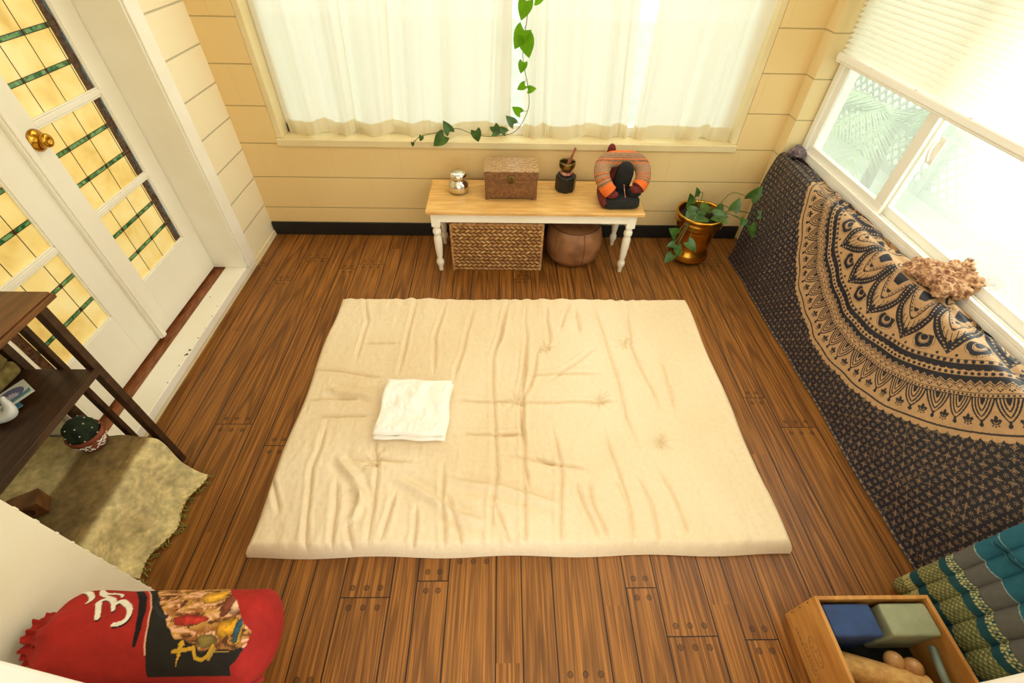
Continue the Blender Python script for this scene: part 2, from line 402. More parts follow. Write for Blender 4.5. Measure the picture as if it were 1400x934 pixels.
def leaf_light():
    t = NT('backlit_leaf'); p = t.pos(); c = t.mix(t.noise(p, 40, 3), rgb(120, 170, 30), rgb(86, 140, 26))
    d = t.n('ShaderNodeBsdfDiffuse'); tr = t.n('ShaderNodeBsdfTranslucent'); t.l(c, d.inputs[0]); t.l(c, tr.inputs[0])
    m = t.n('ShaderNodeMixShader'); m.inputs[0].default_value = .4; t.l(d.outputs[0], m.inputs[1]); t.l(tr.outputs[0], m.inputs[2])
    return t.done(m.outputs[0])
M['leaf_light'] = leaf_light()
M['tapestry'] = attr_mat('printed_cotton', .5, bump=.0006, bscale=500, spec=.5)
M['futon'] = attr_mat('futon_canvas', .9, bump=.0008, bscale=350, var=.05)
M['cloth_col'] = attr_mat('woven_cloth', .9, bump=.001, bscale=400)
M['throw'] = attr_mat('loose_weave', .98, bump=.003, bscale=260, var=.25)
M['silk'] = attr_mat('thai_cotton', .7, bump=.0006, bscale=400)
M['seagrass'] = attr_mat('seagrass', .7, bump=.0015, bscale=160, var=.25)
M['carved'] = None
def carved_mat(name, c1, c2, rough):
    t = NT(name); p = t.pos()
    v = t.n('ShaderNodeTexVoronoi', feature='DISTANCE_TO_EDGE'); v.inputs['Scale'].default_value = 75.
    w = t.n('ShaderNodeTexWave', wave_type='RINGS'); w.inputs['Scale'].default_value = 22.; w.inputs['Distortion'].default_value = 9.; w.inputs['Detail'].default_value = 2.; w.inputs['Detail Scale'].default_value = 2.
    t.l(p, v.inputs['Vector']); t.l(p, w.inputs['Vector'])
    h = t.math('MULTIPLY', t.ramp(v.outputs['Distance'], [(.0, .35), (.10, 1.)]), t.ramp(w.outputs['Fac'], [(.15, .25), (.6, 1.)]))
    n = t.mix(t.noise(p, 12, 4), c1, tuple(q * .8 for q in c1[:3]) + (1,))
    return t.done(t.princ(t.mix(h, c2, n), rough, 0, .5, h, bd=.003, bs=.8))
M['carved'] = carved_mat('carved_wood', rgb(150, 100, 52), rgb(104, 66, 32), .4)
M['carved_lid'] = carved_mat('carved_lid_wood', rgb(214, 172, 116), rgb(120, 78, 40), .22)

# ------------------------------------------------------------ camera
f_px = 623.36
R_ = Vector((0.99970716, -0.01378124, 0.01989166)); U_ = Vector((-0.00420784, 0.71047884, 0.70370598)); F_ = Vector((0.02383054, 0.70358361, -0.71021279))
cam = bpy.data.cameras.new('camera'); cam.sensor_width = 36; cam.lens = f_px / 1400 * 36; cam.clip_start = .01
co = bpy.data.objects.new('camera', cam); COL.objects.link(co); scene.camera = co
mw = Matrix.Identity(4)
for i in range(3): mw[i][0] = R_[i]; mw[i][1] = U_[i]; mw[i][2] = -F_[i]
mw.translation = (0, 0, 1.7); co.matrix_world = mw

def struct(name, mb, mat, parent=None, **k):
    o = mb.build(name, mat, parent, **k)
    if parent is None: o['kind'] = 'structure'
    return o
WX0, WX1, YB = -1.52, 1.62, 2.70
H = 2.35
# ------------------------------------------------------------ shell
fl = MB(); fl.box(-1.90, 1.66, -1.6, 2.72, -.08, 0); struct('floor', fl, M['floor'])
cl = MB(); cl.box(-1.95, 1.95, -.02, 2.9, H, H + .08); struct('ceiling', cl, M['ceiling'])
# back wall with a window opening
bx0, bx1, bz0, bz1 = -1.30, 1.385, .615, 1.95
w = MB()
w.box(-1.95, bx0, YB, 2.90, 0, H); w.box(bx1, 1.82, YB, 2.90, 0, H)
w.box(bx0, bx1, YB, 2.90, 0, bz0); w.box(bx0, bx1, YB, 2.90, bz1, H)
struct('wall_back', w, M['wall_back'])
w = MB(); w.box(WX0 + .004, 1.60, 2.688, 2.70, 0, .094); struct('baseboard_back', w, M['black_base'], bevel=.004)
# left wall: siding beyond the door, plain before it
w = MB()
w.box(-1.80, WX0, 2.235, YB, 0, H); w.box(-1.80, WX0, .98, 2.235, 2.06, H)
struct('wall_left', w, M['siding'])
w = MB(); w.box(-1.80, -1.775, .50, .965, 0, H); struct('wall_left_near', w, M['brick_white'])
w = MB(); w.add([(WX0, 1.0, 0), (WX0, 2.69, 0), (-1.508, 2.69, 0), (-1.508, 1.0, 0), (WX0, 1.0, .035), (WX0, 2.69, .035), (-1.512, 2.69, .03), (-1.512, 1.0, .03)],
      [(0, 3, 2, 1), (4, 5, 6, 7), (0, 1, 5, 4), (2, 3, 7, 6), (1, 2, 6, 5), (3, 0, 4, 7)])
struct('baseboard_left', w, M['cream'])
# raised white board under the doors, with the bare wood strip behind it
w = MB(); w.box(-1.612, -1.492, 1.0, 2.315, .035, .08)
st = struct('trim_1', w, M['trim'], bevel=.004)
mk = MB()
for x, y, r in ((-1.48, 1.537, .006), (-1.468, 1.509, .006), (-1.58, 1.935, .003), (-1.50, 1.334, .003), (-1.50, 1.437, .003), (-1.50, 1.78, .003), (-1.51, 1.86, .002), (-1.497, 1.62, .003), (-1.497, 1.69, .002), (-1.55, 1.20, .002)):
    if x > -1.495: x = -1.499
    mk.grid(lathe_pts([(0, .0012), (r, .0010), (r, 0)], 7, (x, y, .08)), closev=True)
mk.bar((-1.498, 1.515, .0806), (-1.506, 1.50, .0806), .006, .001)
mk.build('paint_chip', M['nail'], st)
w = MB(); w.box(-1.73, -1.613, .99, 2.232, 0, .072); struct('trim_2', w, M['wood_step'])
# door casing and jamb
w = MB(); w.box(-1.505, -1.480, 2.222, 2.306, .08, 2.12); w.box(-1.52, -1.505, 2.218, 2.31, .08, 2.12); w.box(-1.52, -1.487, 1.01, 2.31, 2.04, 2.12)
w.box(-1.487, -1.478, 2.214, 2.232, .08, 2.06)
struct('trim_3', w, M['trim'], bevel=.003)
w = MB(); w.box(-1.73, -1.487, 2.205, 2.232, .08, 2.06); w.box(-1.79, -1.56, .966, .99, .08, 2.06); struct('trim_4', w, M['trim'], bevel=.003)

# right wall with the recessed window
ry1, rz0, rz1 = 2.612, .575, 1.95
w = MB()
w.box(WX1, 1.82, ry1, YB, 0, H); w.box(WX1, 1.82, -.02, ry1, 0, rz0); w.box(WX1, 1.82, -.02, ry1, rz1, H)
struct('wall_right', w, M['wall_right'])
w = MB(); w.box(1.605, 1.62, .1, 2.55, 0, .09); struct('baseboard_right', w, M['black_base'])
# front wall pieces that flank the doorway the camera looks through
w = MB(); w.box(-1.95, -.578, .02, .118, 0, H); w.box(.783, 1.95, .02, .118, 0, H); w.box(-.578, .783, .02, .118, 2.08, H)
struct('wall_front', w, M['trim'], bevel=.004)
# painted pier at the left; its far corner shows small drips of old paint at every course
w = MB(); w.box(-1.80, -1.153, .118, .4985, 0, H); z = .03
while z < 1.2:
    w.box(-1.162, -1.1524, .492, .5005, z, z + random.uniform(.008, .020)); z += .066 + random.uniform(-.006, .006)
struct('wall_pier', w, M['brick_white'], bevel=.003)
w = MB(); w.box(-1.95, -1.80, .0, 2.9, 0, H); struct('wall_outer_left', w, M['brick_white'])

# ------------------------------------------------------------ french doors
def lite(name, y0, y1, z0, z1, parent, brown_side):
    """one leaded pane: amber field, two green bands with brown squares, one brown strip with a blue sliver"""
    X = -1.684; W = y1 - y0
    mb = MB()
    bs = .042
    ys = [y0, y0 + .008] if brown_side < 0 else []
    if brown_side > 0: a0, a1 = y0, y1 - bs
    else: a0, a1 = y0 + bs, y1
    leads = [a0 + (a1 - a0) * f for f in ((.235, .60, .965) if brown_side > 0 else (.035, .40, .765))]
    hz = (z1 - z0); g = [(z0 + hz * .30, z0 + hz * .345), (z0 + hz * .665, z0 + hz * .71)]
    def rect(ya, yb, za, zb, m, dx=0.): mb.add([(X + dx, ya, za), (X + dx, yb, za), (X + dx, yb, zb), (X + dx, ya, zb)], [(0, 1, 2, 3)], m)
    zs = [z0, g[0][0], g[0][1], g[1][0], g[1][1], z1]
    for i in range(5):
        if i in (1, 3):
            cuts = sorted([a0] + [l + d for l in leads for d in (-.007, .007)] + [a1])
            for j in range(len(cuts) - 1):
                m = 2 if j % 2 == 1 else 1
                rect(cuts[j], cuts[j + 1], zs[i], zs[i + 1], m)
            rect(*((a1, y1) if brown_side > 0 else (y0, a0)), zs[i], zs[i + 1], 2)
        else:
            rect(a0, a1, zs[i], zs[i + 1], 0)
            s0, s1 = (a1, y1) if brown_side > 0 else (y0, a0)
            n = 8
            for q in range(n):                       # wavy blue sliver beside the brown strip
                za = zs[i] + (zs[i + 1] - zs[i]) * q / n; zb = zs[i] + (zs[i + 1] - zs[i]) * (q + 1) / n
                fa, fb = [.010 * math.sin(PI * v / n) + .002 for v in (q, q + 1)]
                if brown_side > 0:
                    mb.add([(X, s0, za), (X, s1 - fa, za), (X, s1 - fb, zb), (X, s0, zb)], [(0, 1, 2, 3)], 2)
                    mb.add([(X, s1 - fa, za), (X, s1, za), (X, s1, zb), (X, s1 - fb, zb)], [(0, 1, 2, 3)], 3)
                else:
                    mb.add([(X, s0 + fa, za), (X, s1, za), (X, s1, zb), (X, s0 + fb, zb)], [(0, 1, 2, 3)], 2)
    for l in leads: mb.box(X - .001, X + .0015, l - .0011, l + .0011, z0, z1, 4)
    mb.box(X - .001, X + .0016, (a1 if brown_side > 0 else a0) - .0015, (a1 if brown_side > 0 else a0) + .0015, z0, z1, 4)
    for gg in g:
        for zz in gg: mb.box(X - .001, X + .0015, y0, y1, zz - .0011, zz + .0011, 4)
    return mb.build(name, [M['amber'], M['green_glass'], M['brown_glass'], M['blue_glass'], M['lead']], parent)

rows = [(.350, .682), (.702, 1.040), (1.062, 1.40), (1.42, 1.76)]
def door(name, y0, y1, gy0, gy1, brown, label_):
    root = thing(name, None, None, (-1.69, (y0 + y1) / 2, .082)); root['kind'] = 'structure'
    xb, xf = -1.715, -1.67
    m = MB()
    m.box(xb, xf, y0, gy0, .088, 2.03); m.box(xb, xf, gy1, y1, .088, 2.03)
    m.box(xb, xf, gy0, gy1, .088, rows[0][0]); m.box(xb, xf, gy0, gy1, rows[-1][1], 2.03)
    m.build('door_frame', M['door'], root, bevel=.002)
    m = MB()
    for i in range(3): m.box(xb + .01, xf - .002, gy0, gy1, rows[i][1], rows[i + 1][0])
    m.build('muntin', M['door'], root, bevel=.003)
    m = MB()   # glazing beads round each lite
    for (za, zb) in rows:
        for b in ((gy0, gy0 + .007, za, zb), (gy1 - .007, gy1, za, zb), (gy0, gy1, za, za + .007), (gy0, gy1, zb - .007, zb)):
            m.box(-1.684, -1.674, *b)
    m.build('glazing_bead', M['door'], root, bevel=.003)
    for (za, zb) in rows: lite('leaded_pane', gy0 + .004, gy1 - .004, za + .004, zb - .004, root, brown)
    return root
d1 = door('door_1', 1.622, 2.203, 1.722, 2.098, 1, 'right')
d2 = door('door_2', .992, 1.618, 1.115, 1.478, -1, 'left')
m = MB(); m.box(-1.67, -1.652, 1.598, 1.640, .095, 2.03); m.box(-1.652, -1.645, 1.606, 1.632, .095, 2.03); m.build('astragal', M['door'], d2, bevel=.004)
kn = lathe('door_knob', [(0, .040), (.006, .040), (.007, .044), (.014, .046), (.022, .042), (.0245, .034), (.022, .026), (.014, .021), (.013, .014), (.030, .010), (.038, .004), (.038, 0), (0, 0)], M['brass'], None, (0, 0, 0), 32)
kn.rotation_euler = (0, PI / 2, 0); kn.parent = d1; kn.location = Vector((-1.67, 1.688, 1.012)) - d1.location
m = MB(); m.box(-1.68, -1.666, 1.599, 1.62, .098, .11); m.build('bolt', M['brass'], d2)

# ------------------------------------------------------------ back window
w1 = thing('window_1', None, None, (0, 2.78, .62)); w1['kind'] = 'structure'
m = MB(); m.box(bx0, bx1, 2.690, 2.86, .612, .632); m.box(bx0 - .0, bx1, 2.683, 2.70, .592, .632); m.build('window_sill', M['sill'], w1, bevel=.004)
m = MB()
for a, b, sx in ((bx0, bx0 + .035, 1), (bx1 - .035, bx1, -1)):
    m.box(a, b, 2.702, 2.86, .632, bz1)
m.box(bx0, bx1, 2.702, 2.86, bz1 - .03, bz1)
m.build('window_jamb', M['sill'], w1, bevel=.004)
m = MB()
for a in (bx0 + .035, bx1 - .075): m.box(a, a + .04, 2.80, 2.84, .632, bz1 - .03)
m.box(bx0 + .035, bx1 - .035, 2.80, 2.84, .632, .685); m.box(bx0 + .035, bx1 - .035, 2.80, 2.84, bz1 - .08, bz1 - .03)
m.box(.0, .05, 2.80, 2.84, .685, bz1 - .08)
m.build('window_frame', M['vinyl'], w1, bevel=.003)
m = MB(); m.box(bx0 + .07, .0, 2.818, 2.822, .68, bz1 - .08); m.box(.05, bx1 - .07, 2.818, 2.822, .68, bz1 - .08); m.build('window_pane', M['glass'], w1)

# curtains: four gathered sheer panels
def curtain(xa0, xa1, xb0, xb1, seed, label, ph=0.):
    """xa: hem extents, xb: extents at z=1.30 (extrapolated to the rod)"""
    nu, nv = 150, 60; zt = 1.88; zb = .650
    u = np.linspace(0, 1, nu)[:, None]; v = np.linspace(0, 1, nv)[None, :]     # v=0 hem
    Z = zb + (zt - zb) * v + 0 * u
    tt = (Z - zb) / (1.30 - zb)
    x0 = xa0 + (xb0 - xa0) * tt; x1 = xa1 + (xb1 - xa1) * tt
    nw = 2.5 + .5 * (seed % 2)
    warp = .06 * np.sin(2 * PI * u * 1.3 + seed * 1.7) + .03 * np.sin(2 * PI * u * 3.1 + seed)
    sh_ = 2 * PI * (nw * (u + warp)) + ph + .35 * np.sin(2.2 * v + seed)
    amp = .036 * (.55 + .5 * np.sin(2 * PI * u * 1.4 + seed * 2.1) ** 2)
    wv = 1.05 * np.tanh(2.6 * np.sin(sh_)) / .99 * (.75 + .25 * np.sin(u * 9 + seed)) + .22 * np.sin(2 * sh_ + 1.1 + seed) + .12 * np.sin(5.3 * sh_ + v * 2)
    Y = 2.752 + amp * 1.05 * wv
    X = x0 + (x1 - x0) * (u + .022 * np.cos(sh_ + .6))
    Z = Z - .008 * (1 - v) ** 6 + (.016 * np.sin(2 * PI * nw * (u + warp) + ph + 2.4) + .005 * np.sin(5 * u + seed)) * (1 - v) ** 3
    P = np.stack([X, Y, Z], -1)
    t = thing('curtain', label, 'curtain', ((xa0 + xa1) / 2, 2.748, .65), 'sheer white curtain panels in the wide back window')
    grid_obj('drape', P, M['sheer'], t)
    k = 5
    Hm = P[:, :k].copy(); Hm = np.stack([Hm[:, 0] + (P[:, 3] - P[:, 0]) * s * 1.15 for s in np.linspace(0, 1, 6)], 1); Hm[..., 1] -= .0025
    grid_obj('hem', Hm, M['hem'], t)
    return t
curtain(-1.235, -.64, -1.235, -.575, 1, 'leftmost sheer white curtain panel, in the left end of the wide window')
curtain(-.655, .035, -.60, .055, 2, 'sheer white curtain panel with the pothos vine trailing along its hem', 1.)
curtain(.125, .755, .105, .70, 3, 'sheer white curtain panel between the hanging vine and the narrow bright gap', 2.)
curtain(.765, 1.335, .765, 1.345, 4, 'rightmost sheer white curtain panel, nearest the right-hand corner', .5)
m = MB(); m.tube([(bx0 + .04, 2.748, 1.885), (bx1 - .04, 2.748, 1.885)], .008, 12)
tag(m.build('curtain_rod', M['vinyl'], None, smooth=True), 'thin white rod carrying the curtain panels across the back window', 'curtain rod')

# ------------------------------------------------------------ right window + blind
w2 = thing('window_2', None, None, (1.75, 1.4, .6)); w2['kind'] = 'structure'
m = MB(); m.box(1.615, 1.72, -.0, ry1, .575, .600); m.build('window_sill', M['cream'], w2, bevel=.004)
m = MB()
m.box(1.712, 1.81, 0, 2.606, .600, .640); m.box(1.712, 1.728, 0, 2.606, .640, .660); m.box(1.745, 1.752, 0, 2.606, .640, .655); m.box(1.785, 1.81, 0, 2.606, .640, .665)
m.box(1.712, 1.81, 2.565, 2.606, .640, 1.95); m.box(1.712, 1.81, 0, 2.606, 1.9, 1.95)
m.build('window_frame', M['vinyl'], w2, bevel=.003)
def sash(nm, x0, x1, y0, y1, za, zb, ws, parent):
    m = MB(); m.box(x0, x1, y0, y1, za, za + .045); m.box(x0, x1, y0, y1, zb - .045, zb); m.box(x0, x1, y0, y0 + ws, za + .045, zb - .045); m.box(x0, x1, y1 - .034, y1, za + .045, zb - .045)
    o = m.build(nm, M['vinyl'], parent, bevel=.003)
    xm = (x0 + x1) / 2
    m = MB(); m.box(xm - .002, xm + .002, y0 + ws, y1 - .034, za + .045, zb - .045); m.build('window_pane', M['glass'], o)
    return o
s1 = sash('window_sash', 1.728, 1.745, 1.872, 2.566, .652, 1.9, .060, w2)
s2 = sash('window_sash', 1.756, 1.782, .25, 1.905, .648, 1.9, .06, w2)
pts = smooth_path([(1.738, 1.815, .93), (1.728, 1.812, .945), (1.722, 1.815, .975), (1.728, 1.82, 1.0), (1.738, 1.825, 1.01)], 14)
m = MB(); m.tube(pts, .006, 8); m.box(1.752, 1.757, 1.802, 1.835, .915, 1.02); m.build('window_latch', M['vinyl'], w2, smooth=False)

bl = thing('window_blind', 'half-lowered white pleated blind over the right-hand window', 'blind', (1.69, 1.4, 1.9))
m = MB(); m.box(1.665, 1.705, .15, 2.585, 1.90, 1.945); m.build('headrail', M['vinyl'], bl, bevel=.003)
m = MB()
zz = 1.147; i = 0
prof = []
while zz < 1.9: prof.append((zz, 1.672)); prof.append((zz + .0105, 1.694)); zz += .021
P = np.array([[(x, y, z_) for (z_, x) in prof] for y in (.16, 2.578)])
grid_obj('slats', P, M['slat'], bl, smooth=False)
m = MB(); m.box(1.662, 1.704, .155, 2.583, 1.108, 1.140); m.box(1.667, 1.699, .155, 2.583, 1.098, 1.110); m.build('bottom_rail', M['vinyl'], bl, bevel=.006, seg=3)
for y in (2.30, 1.99, 1.68, 1.02):
    lathe('cord_button', [(0, .005), (.005, .004), (.0065, 0), (0, 0)], M['vinyl'], bl, (1.668, y, 1.140), 14)

# ------------------------------------------------------------ outside
m = MB(); m.box(-8, 9, -6, 12, -.45, -.40); o = m.build('ground', M['ground_out']); o['kind'] = 'structure'
lf = thing('lattice_fence', 'pale diagonal lattice fence outside the right-hand window', 'fence', (4.1, 1.4, -.4))
m = MB(); x = 4.1
for k in range(-22, 64):
    y = -1.2 + k * .12
    for s in (-1, 1):
        a = (x + s * .006, y, -.4); b = (x + s * .006, y + s * 1.15, .75)
        m.bar(a, b, .028, .008, up=(1, 0, 0))
m.build('slats', M['lattice'], lf)
m = MB(); m.box(4.07, 4.13, -3.9, 7.0, .74, .80); m.box(4.07, 4.13, -3.9, 7.0, -.4, -.33)
for y in (-3.5, -1.6, .3, 2.2, 4.1): m.box(4.06, 4.14, y, y + .08, -.4, .86)
m.build('rails', M['lattice'], lf)
def palm(x, y, h, n, seed, label):
    r = random.Random(seed); t = thing('palm_plant', label, 'palm', (x, y, -.4), 'palms outside the right-hand window')
    m = MB(); m.tube([(x, y, -.4), (x + .02, y, h * .5 - .2), (x, y + .02, h)], [.05, .045, .035], 10); m.build('trunk', M['palm_trunk'], t, smooth=True)
    for i in range(n):
        a = 2 * PI * i / n + r.uniform(-.2, .2); L = r.uniform(.55, .78); up = r.uniform(.25, .8)
        pts = [(x + math.cos(a) * L * q, y + math.sin(a) * L * q, h + up * q - 1.1 * q * q * L * .8) for q in np.linspace(0, 1, 16)]
        m = MB(); m.tube(pts, np.linspace(.008, .002, 16), 6)
        for k in range(2, 16):
            p = Vector(pts[k]); d = (Vector(pts[k]) - Vector(pts[k - 1])).normalized(); sd = Vector((-math.sin(a), math.cos(a), 0))
            l = .30 * math.sin(PI * (k / 16 * .85 + .12)) + .05
            for s in (-1, 1):
                for h2 in (0, .5):
                    q0 = p - d * (.05 * h2); q1 = q0 + (sd * s * .8 + d * .6 + Vector((0, 0, -.25))) * l
                    m.add([q0 - d * .011, q0 + d * .011, q1], [(0, 1, 2)])
        m.build('frond', M['palm'], t)
palm(2.95, 3.5, .45, 11, 3, 'tall palm outside the pane nearest the room corner')
palm(2.95, 1.75, .40, 11, 5, 'palm with arching fronds outside the pane behind the coral rock')
palm(2.95, 5.2, .7, 10, 8, 'palm rising farthest off, beyond the far end of the lattice')

# ------------------------------------------------------------ futon
CR = [[(-0.52,1.06),(-0.49,0.93),(-0.46,0.6)],[(-0.74,1.14),(-0.74,0.93),(-0.7,0.72),(-0.67,0.6)],[(-0.63,0.87),(-0.58,0.6)],[(-0.47,1.96),(-0.48,1.4)],[(-0.31,1.91),(-0.33,1.65),(-0.32,1.4)],[(-0.15,1.91),(-0.19,1.57),(-0.22,1.36)],[(0.04,1.94),(-0.04,1.49),(-0.02,0.87),(-0.04,0.6)],[(0.12,1.59),(0.09,1.26),(0.1,0.98)],[(-0.4,0.82),(-0.42,0.63)],[(-0.23,0.93),(-0.2,0.62)],[(-0.2,0.81),(-0.16,0.69),(-0.14,0.61)],[(-0.02,0.76),(0.04,0.61)],[(-0.31,0.76),(-0.31,0.6)],[(-0.92,1.44),(-0.69,1.41),(-0.55,1.38)],[(-0.82,1.16),(-0.56,1.17)],[(-0.88,1.25),(-0.63,1.27)],[(-0.21,1.26),(0.08,1.24)],[(-0.62,0.96),(-0.5,0.94),(-0.48,0.96),(-0.33,0.94)],[(-0.17,1.08),(0.08,1.07)],[(-0.75,1.96),(-0.7,1.76),(-0.7,1.47)],[(-0.55,0.7),(-0.51,0.6)],[(-0.89,0.88),(-0.81,0.74)],[(-0.52,1.61),(-0.69,1.61)],[(0.14,1.94),(0.1,1.26),(0.09,0.93),(0.11,0.82)],[(0.25,1.91),(0.24,1.59)],[(0.38,1.94),(0.31,1.7)],[(0.49,1.93),(0.52,1.77),(0.53,1.53),(0.55,1.34),(0.54,1.16),(0.57,0.98)],[(0.69,1.92),(0.65,1.6),(0.68,1.38),(0.72,1.19)],[(0.77,1.5),(0.78,1.33),(0.78,1.18)],[(0.18,1.57),(0.14,1.34),(0.1,1.27)],[(-0.02,1.25),(0.38,1.24),(0.53,1.25)],[(0.09,0.93),(0.09,0.6)],[(0.22,1.13),(0.24,0.94),(0.23,0.78),(0.21,0.6)],[(0.44,1.11),(0.46,0.93),(0.48,0.76),(0.47,0.6)],[(0.63,0.93),(0.66,0.8),(0.68,0.69),(0.68,0.64)],[(0.34,0.86),(0.35,0.76),(0.39,0.63)],[(-0.01,0.98),(0.17,0.94),(0.25,0.93),(0.36,0.9)],[(0.29,0.86),(0.31,0.78),(0.35,0.63)],[(0.54,0.88),(0.57,0.76),(0.56,0.59)],[(0.22,1.36),(0.36,1.47),(0.47,1.57)],[(0.4,1.87),(0.41,1.68)],[(0.04,1.91),(-0.02,1.59)],[(0.13,0.96),(0.22,0.93)],[(0.45,0.86),(0.47,0.78)],[(-0.01,1.07),(0.1,1.07)],[(0.1,1.4),(0.46,1.41)]]
BIG = [[(-0.43,0.88),(-0.29,0.81),(-0.15,0.72),(-0.05,0.69)],[(-0.22,0.87),(0.1,0.8),(0.23,0.76)],[(-0.67,0.98),(-0.56,0.87),(-0.49,0.74)],[(-0.8,1.31),(-0.55,1.27)],[(-0.58,0.83),(-0.53,0.81),(-0.53,0.7)]]
TUFT = [(-0.51,0.95),(0.07,1.25),(0.44,1.25),(0.62,1.6),(0.22,1.58),(0.66,1.03)]
def futon_height(X, Y):
    h = np.zeros(X.shape)
    wx = X + .012 * vnoise(X * 9, Y * 9, 3); wy = Y + .012 * vnoise(X * 9, Y * 9, 5)
    for i, c in enumerate(CR):
        d, t = pdist(wx, wy, c); taper = np.clip(np.minimum(t, 1 - t) * 6, .25, 1)
        h -= taper * (.0055 * np.exp(-(d / .0045) ** 2) + .003 * np.exp(-(d / .02) ** 2)); h += taper * .0028 * np.exp(-((d - .018) / .010) ** 2)
    for c in BIG:
        d, t = pdist(wx, wy, c); h += np.clip(np.minimum(t, 1 - t) * 5, 0, 1) * (.010 * np.exp(-(d / .014) ** 2) - .005 * np.exp(-((d - .03) / .015) ** 2))
    for (a, b) in TUFT:
        d = np.hypot(X - a, Y - b); h -= .012 * np.exp(-(d / .022) ** 2)
        an = np.arctan2(Y - b, X - a); h += .003 * np.cos(an * 7 + a * 9) * np.exp(-(d / .06) ** 2) * sstep(.005, .02, d)
    h += .0085 * fbm(X * 3.2, Y * 2.4, 3, 11) + .0022 * fbm(X * 22, Y * 9, 3, 21) + .0014 * fbm(X * 60, Y * 30, 2, 31)
    # gathers along the near and far edges
    e = np.exp(-(Y - .60) / .09) + np.exp(-(1.955 - Y) / .10)
    h += .0035 * np.sin(X * 78 + 3 * np.sin(X * 9)) * e * (.5 + vnoise(X * 6, Y * 2, 8))
    return h
nx, ny = 640, 460
x0, x1, y0, y1 = -.896, 1.052, .600, 1.976
u = np.linspace(-1, 1, nx); v = np.linspace(-1, 1, ny)
# pack samples at the rounded border
U, V = np.meshgrid(u, v, indexing='ij')
X = x0 + (x1 - x0) * (U + 1) / 2; Y = y0 + (y1 - y0) * (V + 1) / 2
D = np.clip(np.minimum(np.minimum(X - x0, x1 - X), np.minimum(Y - y0, y1 - Y)), 0, None)
X += .006 * np.sin(Y * 11) * np.abs(U) ** 8; Y += .004 * np.sin(X * 13 + 1) * np.abs(V) ** 8
edge = 1 - np.clip(1 - D / .04, 0, 1) ** 2.4
q_ = np.clip(D / .034, 0, 1); Z = .006 + .060 * (1 - (1 - q_) ** 2) ** .72 + futon_height(X, Y) * 1.5 * sstep(0, .022, D)
Xo = np.clip(1 - D / .03, 0, 1)
cx, cy_ = np.abs(U) > .985, np.abs(V) > .97
top = np.stack([X, Y, Z], -1)
# skirt that tucks under
ring = lambda A: A
low = top.copy()
c1 = np.array([238, 219, 184]) / 255; c2 = np.array([230, 207, 166]) / 255
n = (fbm(X * 2.2, Y * 2.2, 3, 40) + .5)[..., None]; col = c1 * (1 - n) + c2 * n
ft = thing('futon_mattress', 'cream cotton futon mattress lying flat on the wooden floor', 'futon', (.075, 1.28, 0))
grid_obj('mattress_top', top, M['futon'], ft, col=col)
m = MB()   # side band
def side(path):
    n = len(path); P = []
    for p in path: P.append(p)
bt = []
for (X_, Y_) in [(a, y0) for a in np.linspace(x0, x1, 160)] + [(x1, b) for b in np.linspace(y0, y1, 120)][1:] + [(a, y1) for a in np.linspace(x1, x0, 160)][1:] + [(x0, b) for b in np.linspace(y1, y0, 120)][1:-1]:
    bt.append((X_, Y_))
bt = np.array(bt); cxy = np.array([(x0 + x1) / 2, (y0 + y1) / 2]); prof = [(.0, .0062), (.001, .004), (-.001, .001), (-.01, .001)]
Pm = []
for o_, zq in prof:
    dd = np.sign(bt - cxy) * (np.abs(np.abs(bt - cxy) - np.array([(x1 - x0) / 2, (y1 - y0) / 2])) < 1e-4)
    q = bt + dd * o_ + 0.; q[:, 0] += .006 * np.sin(bt[:, 1] * 11) * (dd[:, 0] != 0); q[:, 1] += .004 * np.sin(bt[:, 0] * 13 + 1) * (dd[:, 1] != 0)
    Pm.append(np.c_[q, np.full(len(q), zq)])
Pm = np.array(Pm); grid_obj('side_seam', Pm[::-1], M['futon'], ft, col=np.broadcast_to(c1, Pm.shape), closev=True)
for (a, b) in TUFT:
    m = MB(); zt = .060; r = random.Random(int(a * 1000))
    for k in range(4):
        an = r.uniform(0, 6.28); p = [(a, b, zt)] + [(a + math.cos(an + q * .5 * r.uniform(-1, 1)) * q * .016, b + math.sin(an + q * .4) * q * .016, zt + .012 + .003 * math.sin(q)) for q in (1, 2, 3)]
        m.tube(smooth_path(p, 10), .0011, 5)
    m.build('tuft_tie', M['tie'], ft)

# folded white sheet
pc = (-.37, 1.182); nu_, nv_ = 90, 90
U, V = np.meshgrid(np.linspace(-1, 1, nu_), np.linspace(-1, 1, nv_), indexing='ij')
def sq(a, e): return np.sign(a) * np.abs(a) ** e
hw, hd = .148, .150
tp_ = thing('folded_sheet', 'small folded white cotton sheet resting on the futon', 'bedding', (pc[0], pc[1], .075))
def layer(name, z0, th, sx, sy, seed, parent):
    ang = np.radians(-2.5); X = U * hw * sx; Y = V * hd * sy
    X = X + Y * -.03
    d = np.maximum(np.abs(U), np.abs(V)); e = np.clip((1 - d) / .14, 0, 1)
    Zt = z0 + th * .5 + th * .5 * np.sqrt(1 - (1 - e) ** 2) + .014 * fbm(U * 2.6, V * 2.2, 4, seed) * e + .005 * np.exp(-((U * .8 - V * .3 + .1) / .12) ** 2) * e * (V > -.2)
    Zb = z0 + th * .5 - th * .5 * np.sqrt(1 - (1 - e) ** 2)
    Xr = pc[0] + X * np.cos(ang) - Y * np.sin(ang) + .004 * np.sin(V * 5 + seed); Yr = pc[1] + X * np.sin(ang) + Y * np.cos(ang) + .003 * np.sin(U * 6 + seed)
    m = MB(); m.grid(np.stack([Xr, Yr, Zt], -1)); m.grid(np.stack([Xr, Yr, Zb], -1)[::-1])
    return m.build(name, M['pillow'], parent, smooth=True)
